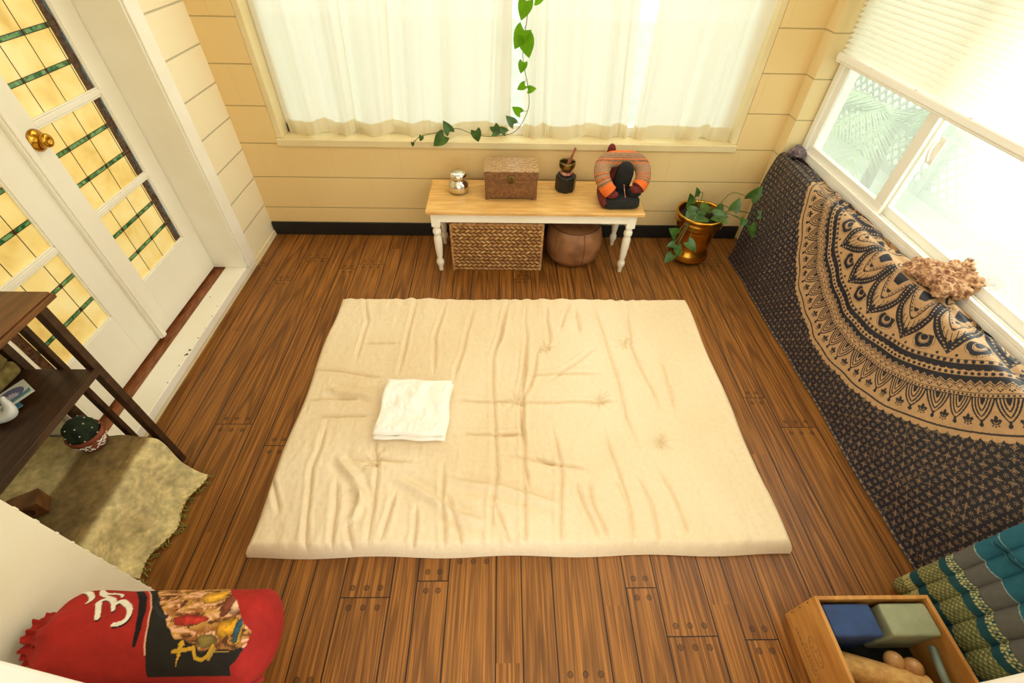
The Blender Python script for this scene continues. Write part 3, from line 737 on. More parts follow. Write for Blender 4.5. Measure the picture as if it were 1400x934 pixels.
layer('lower_fold', .070, .026, 1., 1., 3, tp_); layer('upper_fold', .094, .030, .985, .965, 9, tp_)

# ------------------------------------------------------------ bench
bn = thing('bench', 'low bench with a honey wood top and white turned legs', 'bench', (.18, 2.46, 0))
m = MB(); m.box(-.42, .795, 2.258, 2.648, .402, .422); m.build('bench_top', M['bench_top'], bn, bevel=.005, seg=3)
m = MB(); m.box(-.385, .755, 2.282, 2.300, .345, .402); m.box(-.385, .755, 2.606, 2.624, .345, .402); m.box(-.392, -.374, 2.29, 2.62, .345, .402); m.box(.737, .755, 2.29, 2.62, .345, .402)
m.build('apron', M['bench_white'], bn, bevel=.002)
def leg(x, y):
    root = None
    prof = [(.0, 0), (.011, 0), (.013, .01), (.0125, .03), (.019, .045), (.023, .06), (.021, .075), (.015, .085), (.0155, .095), (.019, .12), (.0225, .17), (.024, .22), (.021, .245), (.017, .252), (.0235, .262), (.0255, .275), (.022, .29), (.016, .297), (.020, .305), (.0235, .318), (.0, .318)]
    P = lathe_pts(prof, 24, (x, y, 0)); m = MB(); m.grid(P[:, ::-1], closev=True)
    o = m.build('leg', M['bench_white'], bn, smooth=True)
    m = MB(); m.box(x - .024, x + .024, y - .024, y + .024, .316, .402); m.build('leg_block', M['bench_white'], o, bevel=.002) if False else None
    return o
def bench_leg(x, y):
    prof = [(.0, 0), (.011, 0), (.013, .01), (.0125, .03), (.019, .045), (.023, .06), (.021, .075), (.015, .085), (.0155, .095), (.019, .12), (.0225, .17), (.024, .22), (.021, .245), (.017, .252), (.0235, .262), (.0255, .275), (.022, .29), (.016, .297), (.020, .305), (.0235, .318), (.0, .318)]
    m = MB(); m.grid(lathe_pts(prof, 24, (x, y, 0))[:, ::-1], closev=True)
    nf = len(m.f); m.box(x - .0245, x + .0245, y - .0245, y + .0245, .316, .402)
    o = m.build('leg', M['bench_white'], bn)
    sm = np.zeros(len(m.f), bool); sm[:nf] = True; o.data.polygons.foreach_set('use_smooth', sm)
for x in (-.371, .735):
    for y in (2.305, 2.60): bench_leg(x, y)

# silver jar
jar = thing('silver_jar', 'small shiny silver jar with a domed lid on the left of the bench', 'jar', (-.25, 2.50, .422))
lathe('body', [(0, 0), (.045, 0), (.055, .006), (.058, .02), (.058, .045), (.052, .062), (.040, .072), (.038, .076), (0, .076)], M['silver'], jar, (-.25, 2.50, .422))
lathe('lid', [(0, .122), (.02, .122), (.038, .118), (.048, .108), (.051, .098), (.048, .086), (.038, .079), (0, .078)], M['silver'], jar, (-.25, 2.50, .422))

# carved chest
ch = thing('carved_chest', 'carved brown wooden chest with a brass latch, standing on the bench', 'chest', (.053, 2.49, .422))
m = MB(); m.box(-.094, .198, 2.402, 2.575, .436, .540); m.build('chest_body', M['carved'], ch, bevel=.003)
m = MB(); m.box(-.098, .202, 2.397, 2.580, .541, .586); o = m.build('lid', M['carved'], ch, bevel=.003)
m = MB(); m.box(-.0985, .2025, 2.3965, 2.5805, .586, .5905); m.build('lid_top', M['carved_lid'], ch, bevel=.002)
m = MB()
for x in (-.094, .172):
    for y in (2.402, 2.549): m.box(x, x + .026, y, y + .026, .4225, .437)
m.box(-.090, .194, 2.405, 2.412, .429, .437); m.build('feet', M['carved'], ch, bevel=.003)
m = MB(); P = lathe_pts([(0, .005), (.018, .0045), (.024, .003), (.025, 0), (0, 0)], 28)
P = np.stack([P[..., 0] + .052, 2.397 - P[..., 2], P[..., 1] + .545], -1); m.grid(P, closev=True); m.box(.046, .058, 2.389, 2.396, .538, .551)
m.build('latch', M['old_brass'], ch, smooth=False)

# singing bowl on its stand
bc = (.372, 2.535)
sd = thing('bowl_stand', 'black lacquered octagonal block under the singing bowl', 'stand', (bc[0], bc[1], .422))
P = lathe_pts([(0, 0), (.052, 0), (.060, .008), (.060, .085), (.054, .094), (0, .094)], 8, (bc[0], bc[1], .422)); m = MB(); m.grid(P[:, ::-1], closev=True); m.build('block', M['black_lacquer'], sd, bevel=.002)
rg = grid_obj('bowl_cushion', np.array([[(bc[0] + (.026 + .010 * math.cos(b)) * math.cos(a), bc[1] + (.026 + .010 * math.cos(b)) * math.sin(a), .526 + .010 * math.sin(b)) for b in np.linspace(0, 2 * PI, 12, endpoint=False)] for a in np.linspace(0, 2 * PI, 32, endpoint=False)]), M['red_ring'], None, closeu=True, closev=True)
tag(rg, 'red and white fabric ring between the bowl and its black block', 'cushion')
sb = lathe('singing_bowl', [(0, 0), (.018, .001), (.034, .010), (.045, .028), (.047, .046), (.045, .058), (.042, .058), (.043, .045), (.041, .029), (.031, .014), (.0, .007)], M['old_brass'], None, (bc[0], bc[1], .535))
tag(sb, 'small brass singing bowl on a red ring above the black block', 'bowl')
m = MB(); m.tube(smooth_path([(bc[0] - .004, bc[1] - .012, .556), (bc[0] + .014, bc[1] + .0, .60), (bc[0] + .033, bc[1] + .012, .645), (bc[0] + .040, bc[1] + .016, .664)], 16), [.004, .0095, .011, .011, .011, .0105, .009, .0075, .0065, .0062, .0062, .0062, .0066, .007, .0065, .003], 12)
tag(m.build('mallet', M['mallet'], None, smooth=True), 'reddish wooden mallet leaning inside the brass bowl', 'mallet')

# basket
def basket():
    bx_0, bx_1, by_0, by_1, hh = -.290, .236, 2.312, 2.60, .328
    t = thing('seagrass_basket', 'rectangular woven seagrass basket under the bench', 'basket', (-.03, 2.45, 0))
    per = [(bx_0, by_0), (bx_1, by_0), (bx_1, by_1), (bx_0, by_1)]
    pts = []; nrm = []; acc = []; L = 0
    for k in range(4):
        a = np.array(per[k]); b = np.array(per[(k + 1) % 4]); d = b - a; l = np.linalg.norm(d); n = np.array([d[1], -d[0]]) / l
        q = int(l / .0022)
        for i in range(q):
            pts.append(a + d * i / q); nrm.append(n); acc.append(L + l * i / q)
        L += l
    pts = np.array(pts); nrm = np.array(nrm); acc = np.array(acc)
    zs = np.linspace(0, hh - .012, 140)
    S, Zz = np.meshgrid(acc, zs, indexing='ij')
    rowh = .024; cw = .030
    Zw = Zz + .004 * fbm(S * 8, Zz * 8, 2, 3)
    r = Zw / rowh; ri = np.floor(r); rf = r - ri - .5
    slant = np.where(ri % 2 == 0, 1, -1) * .5
    c = S / cw + slant * rf * 1.5 + .31 * ri; ci = np.floor(c); cf = c - ci - .5
    h = np.clip(1 - (np.abs(rf) / .52) ** 2.2, 0, 1) * np.clip(1 - (np.abs(cf) / .52) ** 2.4, 0, 1)
    h = h ** .8
    rnd = np.sin(ci * 12.98 + ri * 78.2) * 43758.5; rnd = rnd - np.floor(rnd)
    P = np.zeros(S.shape + (3,)); out = (.001 + .011 * h)[..., None]
    P[..., :2] = pts[:, None, :] + nrm[:, None, :] * out; P[..., 2] = Zz
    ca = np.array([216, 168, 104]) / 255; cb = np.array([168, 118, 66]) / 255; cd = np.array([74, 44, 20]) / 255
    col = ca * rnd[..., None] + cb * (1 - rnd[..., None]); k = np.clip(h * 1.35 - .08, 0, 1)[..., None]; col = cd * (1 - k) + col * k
    streak = (1 + .18 * np.sin((S * .6 + Zz * slant * 2) * 2200))[..., None]; col = col * streak
    grid_obj('woven_side', P, M['seagrass'], t, col=col, closeu=True)
    m = MB()
    def rope(p0, p1, nrm):
        pass
    rim = np.array(per + [per[0]])
    for zc, rr in ((hh - .010, .011), (.008, .008)):
        path = []
        for k in range(4):
            a = np.array(per[k]); b = np.array(per[(k + 1) % 4])
            for i in range(120): path.append(tuple(a + (b - a) * i / 120) + (zc,))
        path.append(path[0]); path = np.array(path); s = np.arange(len(path))
        ring = tube_pts(path, rr, 10); w_ = 1 + .12 * np.sin(s * 1.6)[:, None, None]
        ring = path[:, None, :] + (ring - path[:, None, :]) * w_
        m.grid(ring, closev=True)
    for x in (bx_0 - .002, bx_1 + .002):
        for y in (by_0 - .002, by_1 + .002):
            m.tube([(x, y, zz_) for zz_ in np.linspace(0, hh - .01, 50)], .008 + .001 * np.sin(np.arange(50) * 1.6), 8)
    o = m.build('rim', M['seagrass2'], t, smooth=True)
    m = MB(); m.box(bx_0, bx_1, by_0, by_1, .002, .012); m.build('base', M['seagrass2'], t)
M['seagrass2'] = basic('seagrass_rope', rgb(206, 158, 98), rgb(150, 104, 58), .75, scale=70, bump=.002, bscale=160)
basket()

# leather pouf
pf = thing('leather_pouf', 'round brown leather pouf under the bench beside the basket', 'pouf', (.452, 2.475, 0))
pr = [(0, 0), (.10, 0), (.145, .012), (.168, .05), (.176, .10), (.175, .15), (.166, .20), (.154, .232), (.148, .242)]
a = np.linspace(0, 2 * PI, 96, endpoint=False); P = lathe_pts(pr, 96, (.452, 2.475, 0))
puck = 1 + .015 * np.abs(np.sin(a * 2))[None, :, None]
ctr = np.array([.452, 2.475, 0]); P[..., :2] = ctr[:2] + (P[..., :2] - ctr[:2]) * puck
grid_obj('side', P[:, ::-1], M['pouf'], pf, closev=True)
P = lathe_pts([(.150, .242), (.135, .250), (.09, .256), (.05, .254), (.02, .248), (0, .244)], 96, (.452, 2.475, 0)); P[..., 2] += .003 * np.sin(a * 8)[None, :] * np.linspace(.2, 1, 6)[:, None]
grid_obj('top', P[:, ::-1], M['pouf'], pf, closev=True)
m = MB(); m.tube(np.array([(.452 + .1505 * math.cos(q), 2.475 + .1505 * math.sin(q), .244) for q in np.linspace(0, 2 * PI, 60)]), .0035, 8)
for k in range(6):
    q = k * PI / 3 - PI / 2 + .25; m.tube(np.array([(.452 + (r_ + .001) * math.cos(q), 2.475 + (r_ + .001) * math.sin(q), z_) for r_, z_ in pr[2:]]), .0025, 6)
m.build('piping', M['pouf_seam'], pf, smooth=True)

# ------------------------------------------------------------ black floor-chair cushion with neck pillow on the bench end
bs = thing('black_cushion', 'black and maroon fabric cushion with a zip on the right end of the bench', 'cushion', (.665, 2.42, .422))
def blob(name, c, s, mat, parent, e=.5, rot=(0, 0, 0), seed=1, amp=.04, n=40):
    U, V = np.meshgrid(np.linspace(-PI / 2, PI / 2, n), np.linspace(-PI, PI, n * 2, endpoint=False), indexing='ij')
    def p_(x, k): return np.sign(x) * np.abs(x) ** k
    X = p_(np.cos(U), e) * p_(np.cos(V), e); Y = p_(np.cos(U), e) * p_(np.sin(V), e); Zq = p_(np.sin(U), e)
    k = 1 + amp * fbm(X * 2 + seed, Y * 2 + Zq * 2, 3, seed)
    P = np.stack([X * s[0] * k, Y * s[1] * k, Zq * s[2] * k], -1)
    from mathutils import Euler
    Rm = np.array(Euler(rot).to_matrix()); P = P @ Rm.T + np.array(c)
    return grid_obj(name, P, mat, parent, closev=True)
blob('base_pad', (.664, 2.395, .452), (.104, .100, .028), M['black_cloth_and_shade'], bs, .35)
blob('side_panel', (.566, 2.40, .456), (.018, .095, .028), M['maroon'], bs, .5)
blob('upright_pad', (.672, 2.43, .545), (.050, .045, .104), M['black_cloth_and_shade'], bs, .75, (.18, .08, 0))
blob('left_wing', (.634, 2.455, .56), (.034, .03, .085), M['maroon'], bs, .8, (.1, .35, 0))
blob('right_wing', (.712, 2.455, .585), (.020, .026, .058), M['pillow'], bs, .8, (.1, -.25, 0))
blob('front_roll', (.735, 2.37, .497), (.040, .035, .022), M['black_cloth_and_shade'], bs, .7, (0, 0, .2))
m = MB(); m.tube(smooth_path([(.672, 2.37, .54), (.676, 2.345, .51), (.682, 2.325, .485)], 10), .0022, 6); m.build('zip', M['red_ring'], bs)
blob('back_peak', (.602, 2.50, .662), (.024, .016, .046), M['maroon'], bs, .9, (0, 0, 0))

npil = thing('neck_pillow', 'U-shaped woven pillow with orange ends draped over the black cushion', 'pillow', (.66, 2.45, .6))
arch = smooth_path([(.606, 2.335, .500), (.574, 2.352, .530), (.548, 2.385, .575), (.550, 2.425, .618), (.592, 2.452, .640), (.655, 2.458, .643), (.720, 2.452, .640), (.764, 2.425, .618), (.774, 2.392, .578), (.762, 2.365, .546), (.742, 2.348, .526)], 260)
tt = np.linspace(0, 1, 260); rad = .0385 * np.clip(np.minimum(tt, 1 - tt) / .02, .0, 1) ** .35 * (1 + .12 * np.sin(PI * tt))
P = tube_pts(arch, rad, 110)
al = tt[:, None] + 0 * P[..., 0]; an = np.linspace(0, 2 * PI, 110, endpoint=False)[None, :] + 0 * al
orange = np.array([226, 110, 40]) / 255; beige = np.array([178, 140, 104]) / 255; brownc = np.array([92, 56, 40]) / 255; mar = np.array([112, 44, 38]) / 255
col = np.broadcast_to(beige, P.shape).copy()
def setc(mask, c): col[mask] = c
e = np.minimum(al, 1 - al); hh = .57 * P[..., 1] + .82 * P[..., 2]; hm = hh.max(); hb = hm - hh; xx = P[..., 0]
a1 = np.abs(((xx / .011 + hh / .009) % 1) - .5); a2 = np.abs(((xx / .011 - hh / .009) % 1) - .5)
setc((a1 < .10) | (a2 < .10), np.array([134, 94, 68]) / 255)
tick = (np.abs(((xx / .0052) % 1) - .5) < .24)
g = (hb > .016) & (hb < .052); setc(g, np.array([168, 130, 96]) / 255); setc(g & tick & (np.abs(((hb / .010) % 1) - .5) < .36), brownc)
g = (hb > .055) & (hb < .068); setc(g & tick, brownc)
for q in (.0535, .0700): setc(np.abs(hb - q) < .0022, orange)
setc(hb < .016, orange)
for eq in (.175, .215): setc(np.abs(e - eq) < .0035, orange)
g = (e > .125) & (e < .21); setc(g, np.array([168, 130, 96]) / 255); setc(g & tick & (np.abs(((e * 26) % 1) - .5) < .3), brownc)
for eq in (.150, .175): setc(np.abs(e - eq) < .003, orange)
setc(e < .120, orange); setc(e < .028, mar)
grid_obj('pillow_tube', P, M['silk'], npil, col=col, closev=True)
for q, (c, d) in enumerate((((.606, 2.330, .499), 0), ((.736, 2.342, .526), 0))): blob('end_cap', c, (.034, .022, .020), M['maroon'], npil, .8)

# ------------------------------------------------------------ brass pot with pothos
bp_ = thing('brass_planter', 'hammered brass planter with ringed base in the right corner', 'planter', (1.20, 2.462, 0))
prof = [(0, .022), (.100, .022), (.112, .026), (.120, .038), (.115, .048), (.119, .056), (.112, .066), (.113, .072), (.104, .080), (.106, .13), (.111, .19), (.118, .238), (.122, .246), (.134, .254), (.138, .262), (.134, .272), (.140, .282), (.139, .292), (.136, .300), (.144, .312), (.147, .322), (.143, .330), (.136, .330), (.132, .320), (.128, .25), (0, .245)]
lathe('pot', prof, M['brass'], bp_, (1.20, 2.462, 0), 72)
for k in range(3): q = k * 2.1 - 1.5; MB().sphere((1.20 + .082 * math.cos(q), 2.462 + .082 * math.sin(q), .0125), .0125).build('foot', M['black_lacquer'], bp_, smooth=True)
lathe('soil', [(.127, .285), (.06, .292), (0, .288)], M['soil'], bp_, (1.20, 2.462, 0), 40)
def heart(m, c, size, n, d, curl=.12, mi=0):
    """heart leaf: c = stalk end, d = direction of tip, n = approx normal"""
    c = Vector(c); d = Vector(d).normalized(); n = Vector(n).normalized(); s = n.cross(d).normalized(); n = d.cross(s)
    N = 12; W = []
    for i in range(N + 1):
        t = i / N; w = .42 * (math.sin(PI * min(1, (t + .10) ** .62)) ** .8 if t < 1 else 0) * (1 - t * .25)
        row = []
        for q in (-1, -.5, 0, .5, 1):
            back = -.13 * (abs(q) ** 1.0) * (1 - t) ** 4 * (1 if abs(q) > 0 else 0) * 1.6
            p = c + d * size * (t + back) + s * size * w * q + n * size * (curl * abs(q) * w * 2 - .18 * t * t)
            row.append(tuple(p))
        W.append(row)
    m.grid(np.array(W), m=mi)
po = thing('pothos_plant', 'green pothos with heart-shaped leaves growing from the brass planter', 'plant', (1.20, 2.462, .29))
lv = [((1.129,2.45,.43),.075,(-.2,-.3,1)),((1.445,2.43,.434),.095,(.35,-.2,1)),((1.53,2.42,.332),.065,(.7,-.4,.3)),((1.48,2.38,.285),.085,(.3,-.6,-.6)),((1.44,2.40,.315),.06,(-.3,-.5,-.3)),((1.368,2.43,.36),.08,(.3,.2,1)),
      ((1.114,2.41,.34),.085,(-.1,-.6,-.5)),((1.117,2.46,.38),.075,(-.3,-.1,1)),((1.20,2.41,.325),.10,(-.8,-.5,.1)),((1.26,2.42,.33),.09,(.9,-.3,.1)),((1.10,2.30,.22),.085,(.6,-.4,-.4)),((1.03,2.33,.25),.085,(-.5,-.2,.5)),((1.03,2.30,.13),.07,(-.5,-.3,-.5)),((1.05,2.31,.18),.07,(.2,-.4,-.6)),((1.03,2.31,.20),.06,(-.6,-.3,0)),
      ((1.22,2.47,.33),.09,(.2,.8,.3)),((1.15,2.44,.33),.08,(-.5,.4,.4)),((1.28,2.38,.325),.07,(.3,-.8,.2)),((1.30,2.47,.33),.075,(.6,.6,.4)),((1.18,2.44,.34),.075,(0,-.9,.4))]
m = MB(); ms = MB()
for (p, s_, d) in lv:
    nn = Vector((random.uniform(-.3, .3), -.65, .7)); heart(m, p, s_, nn, d)
    ms.tube(smooth_path([(1.20 + (p[0] - 1.2) * .25, 2.462 + (p[1] - 2.462) * .2, .285), ((1.20 + p[0]) / 2, (2.462 + p[1]) / 2, max(.34, p[2] + .02)), p], 12), .002, 6)
m.build('leaves', M['leaf'], po, smooth=True); ms.build('stems', M['stem'], po, smooth=True)

# ------------------------------------------------------------ hanging vine
vn = thing('pothos_vine', 'long pothos vine hanging before the curtains and trailing along the sill', 'vine', (.11, 2.66, .66))
vp = [[.12,2.69,1.85],[.118,2.685,1.6],[0.122, 2.68, 1.29], [0.113, 2.68, 1.172], [0.106, 2.68, 1.061], [0.138, 2.68, 0.925], [0.143, 2.68, 0.815], [0.078, 2.68, 0.700], [-0.027, 2.675, 0.672], [-0.152, 2.675, 0.676], [-0.254, 2.672, 0.711], [-0.359, 2.67, 0.69], [-0.466, 2.67, 0.664], [-0.513, 2.668, 0.626]]
m = MB(); m.tube(smooth_path(vp, 140), .0019, 7)
ml = MB()
VL = [((.113,2.675,1.30),.075,(-.3,0,-1),0),((.155,2.675,1.31),.06,(.4,0,.2),0),((.105,2.67,1.185),.085,(-.55,-.1,-1),0),((.115,2.67,1.155),.085,(.25,-.1,-1),0),((.108,2.672,1.045),.05,(-.25,0,-1),0),((.140,2.672,.918),.04,(1,0,.15),0),((.118,2.672,.94),.042,(-1,0,-.6),0),((.10,2.672,.80),.05,(-.9,0,.6),0),
      ((.065,2.66,.745),.055,(-.7,0,.7),1),((.02,2.66,.70),.045,(-1,0,.7),1),((-.045,2.66,.73),.055,(.5,0,-.8),1),((-.05,2.66,.70),.05,(.9,0,.1),1),((-.150,2.66,.705),.062,(.25,0,-1),1),((-.295,2.655,.700),.06,(-.5,0,.9),1),((-.33,2.655,.675),.078,(-.6,-.1,-.5),1),((-.455,2.655,.672),.03,(-.4,0,-.8),1),((-.51,2.655,.635),.022,(-.3,0,-1),1)]
for (p, s_, d, k) in VL: heart(ml, p, s_ * 1.2, (random.uniform(-.2, .2), -1, .35), d, mi=k)
for (p, s_, d, k) in VL:
    q = min(smooth_path(vp, 140), key=lambda a: (a[0] - p[0]) ** 2 + (a[2] - p[2] - .02) ** 2); m.tube(smooth_path([tuple(q), ((q[0] + p[0]) / 2, q[1] - .006, (q[2] + p[2]) / 2 + .006), p], 7), .0012, 5)
m.build('stem', M['stem'], vn, smooth=True); ml.build('leaves', [M['leaf_light'], M['leaf']], vn, smooth=True)

# ------------------------------------------------------------ tapestry
def mandala(Y, S):
    """1 = tan print, 0 = navy ground, Y/S in metres on the cloth"""
    cy0, cs0 = 1.449, 1.031; dy = Y - cy0; ds = S - cs0; r = np.hypot(dy, ds); th = np.arctan2(ds, dy)
    def per(n, ph=0.):
        q = (th - math.radians(ph)) * n / (2 * PI); return q - np.floor(q + .5)          # -.5 .. .5
    out = np.zeros(r.shape)
    # ---- ground: lattice of star flowers with scattered florets
    p = .052; a_ = (Y + S) / p / 1.0; b_ = (Y - S) / p
    fa, fb = a_ - np.floor(a_ + .5), b_ - np.floor(b_ + .5); rr = np.hypot(fa, fb); tt = np.arctan2(fb, fa)
    flower = rr < (.16 + .13 * np.abs(np.cos(tt * 2)) ** 2 + .05 * np.cos(tt * 8)); flower &= ~((rr > .10) & (np.abs(((tt * 8 / PI) % 1) - .5) < .13) & (rr < .2))
    flower &= ~((np.abs(((Y / .0065) % 1) - .5) < .22) & (np.abs(((S / .0065) % 1) - .5) < .22))
    fa2, fb2 = a_ - np.floor(a_) - .5, b_ - np.floor(b_) - .5; r2 = np.hypot(fa2, fb2); t2 = np.arctan2(fb2, fa2)
    flor = (r2 < .05) | ((r2 < .20) & (r2 > .07) & (np.abs(((t2 * 3 / PI + .2) % 1) - .5) < .20))
    fx = Y / .0125 + .6 * np.sin(S * 260); fz = S / .0125 + .6 * np.sin(Y * 230)
    ix, iz = np.floor(fx), np.floor(fz); hs = np.sin(ix * 127.1 + iz * 311.7) * 43758.5; hs -= np.floor(hs)
    dot = (np.hypot(fx - ix - .5, fz - iz - .5) < .26) & (hs > .80)
    out[flower | flor] = .74; out[dot & (rr > .30)] = .5
    # ---- medallion
    q = per(165); out[r < .861 + .013 * np.sqrt(np.clip(1 - (q / .5) ** 2, 0, 1))] = 1
    def navy(m): out[m] = 0
    def tan(m): out[m] = 1
    navy((r > .846) & (r < .8525))
    # lotus band
    q = per(66, -127.7); t = (r - .735) / .075
    for T_, sc_, lw in ((1.0, .47, .040), (.80, .33, .038), (.55, .20, .036)):
        w_ = sc_ * np.clip(1 - t / T_, 0, 1) ** .72 + .05 * np.sin(PI * np.clip(t / T_, 0, 1)) * (sc_ / .47)
        navy((t > 0) & (t < T_ * 1.02) & (np.abs(np.abs(q) - w_) < lw))
    navy((t > 0) & (t < .30) & (np.abs(q) < .12 * np.clip(1 - t / .30, 0, 1) ** .5))
    navy((np.abs(q) < .05) & (t > .93) & (t < 1.08))
    q2 = per(66, -127.7 + 180 / 66); rl = (r - .806) * 66 / (2 * PI * .81); q2 = q2 / .68; rl = rl / .68; R2 = np.hypot(q2, rl)
    fan = (R2 < .27) & (rl > -.06); tan(fan); navy((R2 < .25) & (rl > -.03) & ~((R2 > .13) & (R2 < .17))); navy((np.hypot(np.abs(q2) - .20, rl + .02) < .10)); navy((np.abs(q2) < .26 * np.clip(1 + rl / .35, 0, 1)) & (rl < 0) & (rl > -.35) & (np.abs(q2) < .10))
    for ang, rd in ((0., .36), (.5, .34), (-.5, .34)): navy(np.hypot(q2 - rd * np.sin(ang), rl - rd * np.cos(ang)) < .055)
    navy((np.hypot(per(66, -127.7), (r - .822) * 66 / (2 * PI * .82)) < .085))
    navy((r > .7315) & (r < .7350))
    q = per(340); navy(np.hypot(q, (r - .7265) * 340 / (2 * PI * .7265)) < .28)
    navy((r > .7185) & (r < .7210))
    tri = np.abs(per(148)) * 2
    zr = .700 - .014 * tri; navy((r < zr) & (r > .668)); tan((r < zr - .0045) & (r > zr - .0085)); navy((r > zr + .004) & (r < zr + .0065))
    for da, dr in ((0, .712), (.18, .707), (-.18, .707)): navy(np.hypot(per(148, 180 / 148) - da, (r - dr) * 148 / (2 * PI * .71)) < .10)
    navy((r > .664) & (r < .668)); q = per(210); navy(np.hypot(q, (r - .656) * 210 / (2 * PI * .656)) < .30)
    sc = .640 + .007 * np.sqrt(np.clip(1 - (per(150) / .5) ** 2, 0, 1)); navy((r < sc) & (r > .624)); navy((r > .6235) & (r < .6260))
    q = per(170); navy(np.hypot(q, (r - .6165) * 170 / (2 * PI * .6165)) < .28)
    navy((r > .6095) & (r < .6115)); tan(r < .6095)
    # big pointed petals
    q = per(20, -109.2); t = (.600 - r) / .125          # t=0 at tip, 1 toward centre
    wq = .5 * np.clip(np.sin(np.clip(t, 0, 1) * PI / 2) ** 1.25, 0, 1) + .012 * np.sin(np.clip(t, 0, 1) * PI * 2.)
    inn = (t > 0); wi = .35 * np.clip((t - .30) / .70, 0, 1) ** .8
    rib = inn & (np.abs(q) < wq) & (np.abs(q) > wi)
    navy(rib); tan(inn & (np.abs(np.abs(q) - wq) < .012))
    mid = (wq + wi) / 2; navy(rib)
    dts = (np.abs(np.abs(q) - mid) < .018) & (np.abs(((t * 11) % 1) - .5) < .22) & rib & (t > .12); tan(dts)
    # dots just inside the ribbon
    e_ = np.abs(q) - (wi - .030); navy((t > .3) & (np.abs(e_) < .010) & (np.abs(((t * 17) % 1) - .5) < .28) & (np.abs(q) < wi))
    # stems with drops
    for k, qq in enumerate((0., .10, -.10, .19, -.19)):
        ts = .34 + .30 * abs(qq) * 3; navy((np.abs(q - qq) < .009) & (t > ts) & (t < ts + .28)); navy(np.hypot(q - qq, (t - ts) * .40) < .026 + (.010 if k == 0 else 0))
    # second ring of petals nested inside
    t2 = (.515 - r) / .115; w2 = .41 * np.clip(t2, 0, 1) ** .75; a2 = np.abs(q)
    navy((t2 > 0) & (a2 < w2)); tan((t2 > .10) & (a2 < w2 - .035)); navy((t2 > .30) & (a2 < w2 - .10)); tan((t2 > .42) & (a2 < w2 - .14)); navy((t2 > .70) & (a2 < w2 - .21))
    tan((t2 > .3) & (a2 < w2 - .105) & (a2 > w2 - .135) ); navy((np.abs(a2 - (w2 - .068)) < .016) & (t2 > .2) & (np.abs(((t2 * 9) % 1) - .5) < .28))
    # fans between the big petal tips
    q3 = per(20, -109.2 + 9); rl = (r - .560) * 20 / (2 * PI * .56); R3 = np.hypot(q3, rl)
    lob = .18 + .025 * np.abs(np.cos(np.arctan2(rl, q3) * 2.5)); up = rl > -.10
    navy((R3 < lob) & up & (r < .600)); tan((R3 > .095) & (R3 < .108) & up); navy((R3 < .095) & up); tan((R3 < .085) & (np.hypot(q3, rl + .035) > .075) & up)
    navy((np.abs(R3 - .225) < .008) & up & (np.abs(((np.arctan2(rl, q3) * 6) % 1) - .5) < .28) & (r < .603))
    q4 = per(20, -109.2 + 3.6); 
    for s in (-1, 1): navy(np.hypot(per(20, -109.2 + s * 3.2), (r - .598) * 20 / (2 * PI * .6)) < .028)
    # inner medallion
    inr = r < .395; tan(inr); q = per(20, -100.2); t = (.39 - r) / .10; wq = .5 * np.clip(t, 0, 1) ** .6
    navy(inr & (np.abs(q) < wq)); tan(inr & (np.abs(q) < wq - .06)); navy(inr & (np.abs(q) < wq - .12) & (t > .3)); tan(inr & (np.abs(q) < wq - .2) & (t > .5))
    navy((r < .28) & (((r * 60) % 1) < .5)); 
    return out
def tapestry():
    y_a, y_b = .135, 2.60; ds = .0018
    Ls = .640; s_max = .86
    ny_, ns_ = int((y_b - y_a) / .0018), int(s_max / ds)
    Y, S = np.meshgrid(np.linspace(y_a, y_b, ny_), np.linspace(0, s_max, ns_), indexing='ij')
    # cross-section: floor -> slope -> rounded ridge -> rumpled top to the sill
    prof = smooth_path([(1.436, .004), (1.470, .006), (1.482, .04), (1.506, .16), (1.538, .32), (1.568, .48), (1.586, .575), (1.598, .618), (1.622, .632), (1.650, .622), (1.672, .630), (1.700, .614)], 400)
    L = np.r_[0, np.cumsum(np.hypot(*np.diff(prof, axis=0).T))]; L = L - .035
    X = np.interp(S, L, prof[:, 0]); Z = np.interp(S, L, prof[:, 1]); Z = np.maximum(Z, .004)
    far = sstep(0, 1, np.clip((S) / .64, 0, 1))
    # far edge slants: cloth hangs in from the corner at the floor
    k = (Y / y_b) ** 6; Yw = Y - k * .15 * (1 - far)
    cap = 1.0
    drape = .006 * fbm(Y * 3, S * 1.2, 3, 4) + .004 * np.sin(Y * 17 + 2 * np.sin(S * 5)) * (1 - S) + .0025 * np.sin(Y * 41 + S * 6)
    X = X - drape * sstep(0, .2, S) * 1.5 * (1 - sstep(.50, .62, S) * .8)
    fold = (S > .66) * 1.
    Z = Z + fold * (.008 * np.sin(Y * 23 + S * 40) + .009 * fbm(Y * 9, S * 30, 3, 14)) * sstep(.66, .70, S) + sstep(.62, .66, S) * .006 * fbm(Y * 6, S * 4, 2, 8)
    flo = (S < .05); 
    X = X - (S < .08) * .012 * fbm(Y * 4, S * 0, 3, 19) * (1 - S / .08)
    c = np.where
    Sp = S + sstep(.66, .86, S) * .05 * np.sin(Y * 9)
    mk = mandala(Y, Sp)
    navy = np.array([22, 26, 40]) / 255; tanc = np.array([190, 152, 108]) / 255
    mk = (mk + 0.)[..., None]
    col = navy * (1 - mk) + tanc * mk
    P = np.stack([X, Yw, Z], -1)
    o = grid_obj('tapestry', P, M['tapestry'], None, col=col)
    tag(o, 'navy and tan mandala tapestry draped below the right-hand window', 'tapestry')
tapestry()

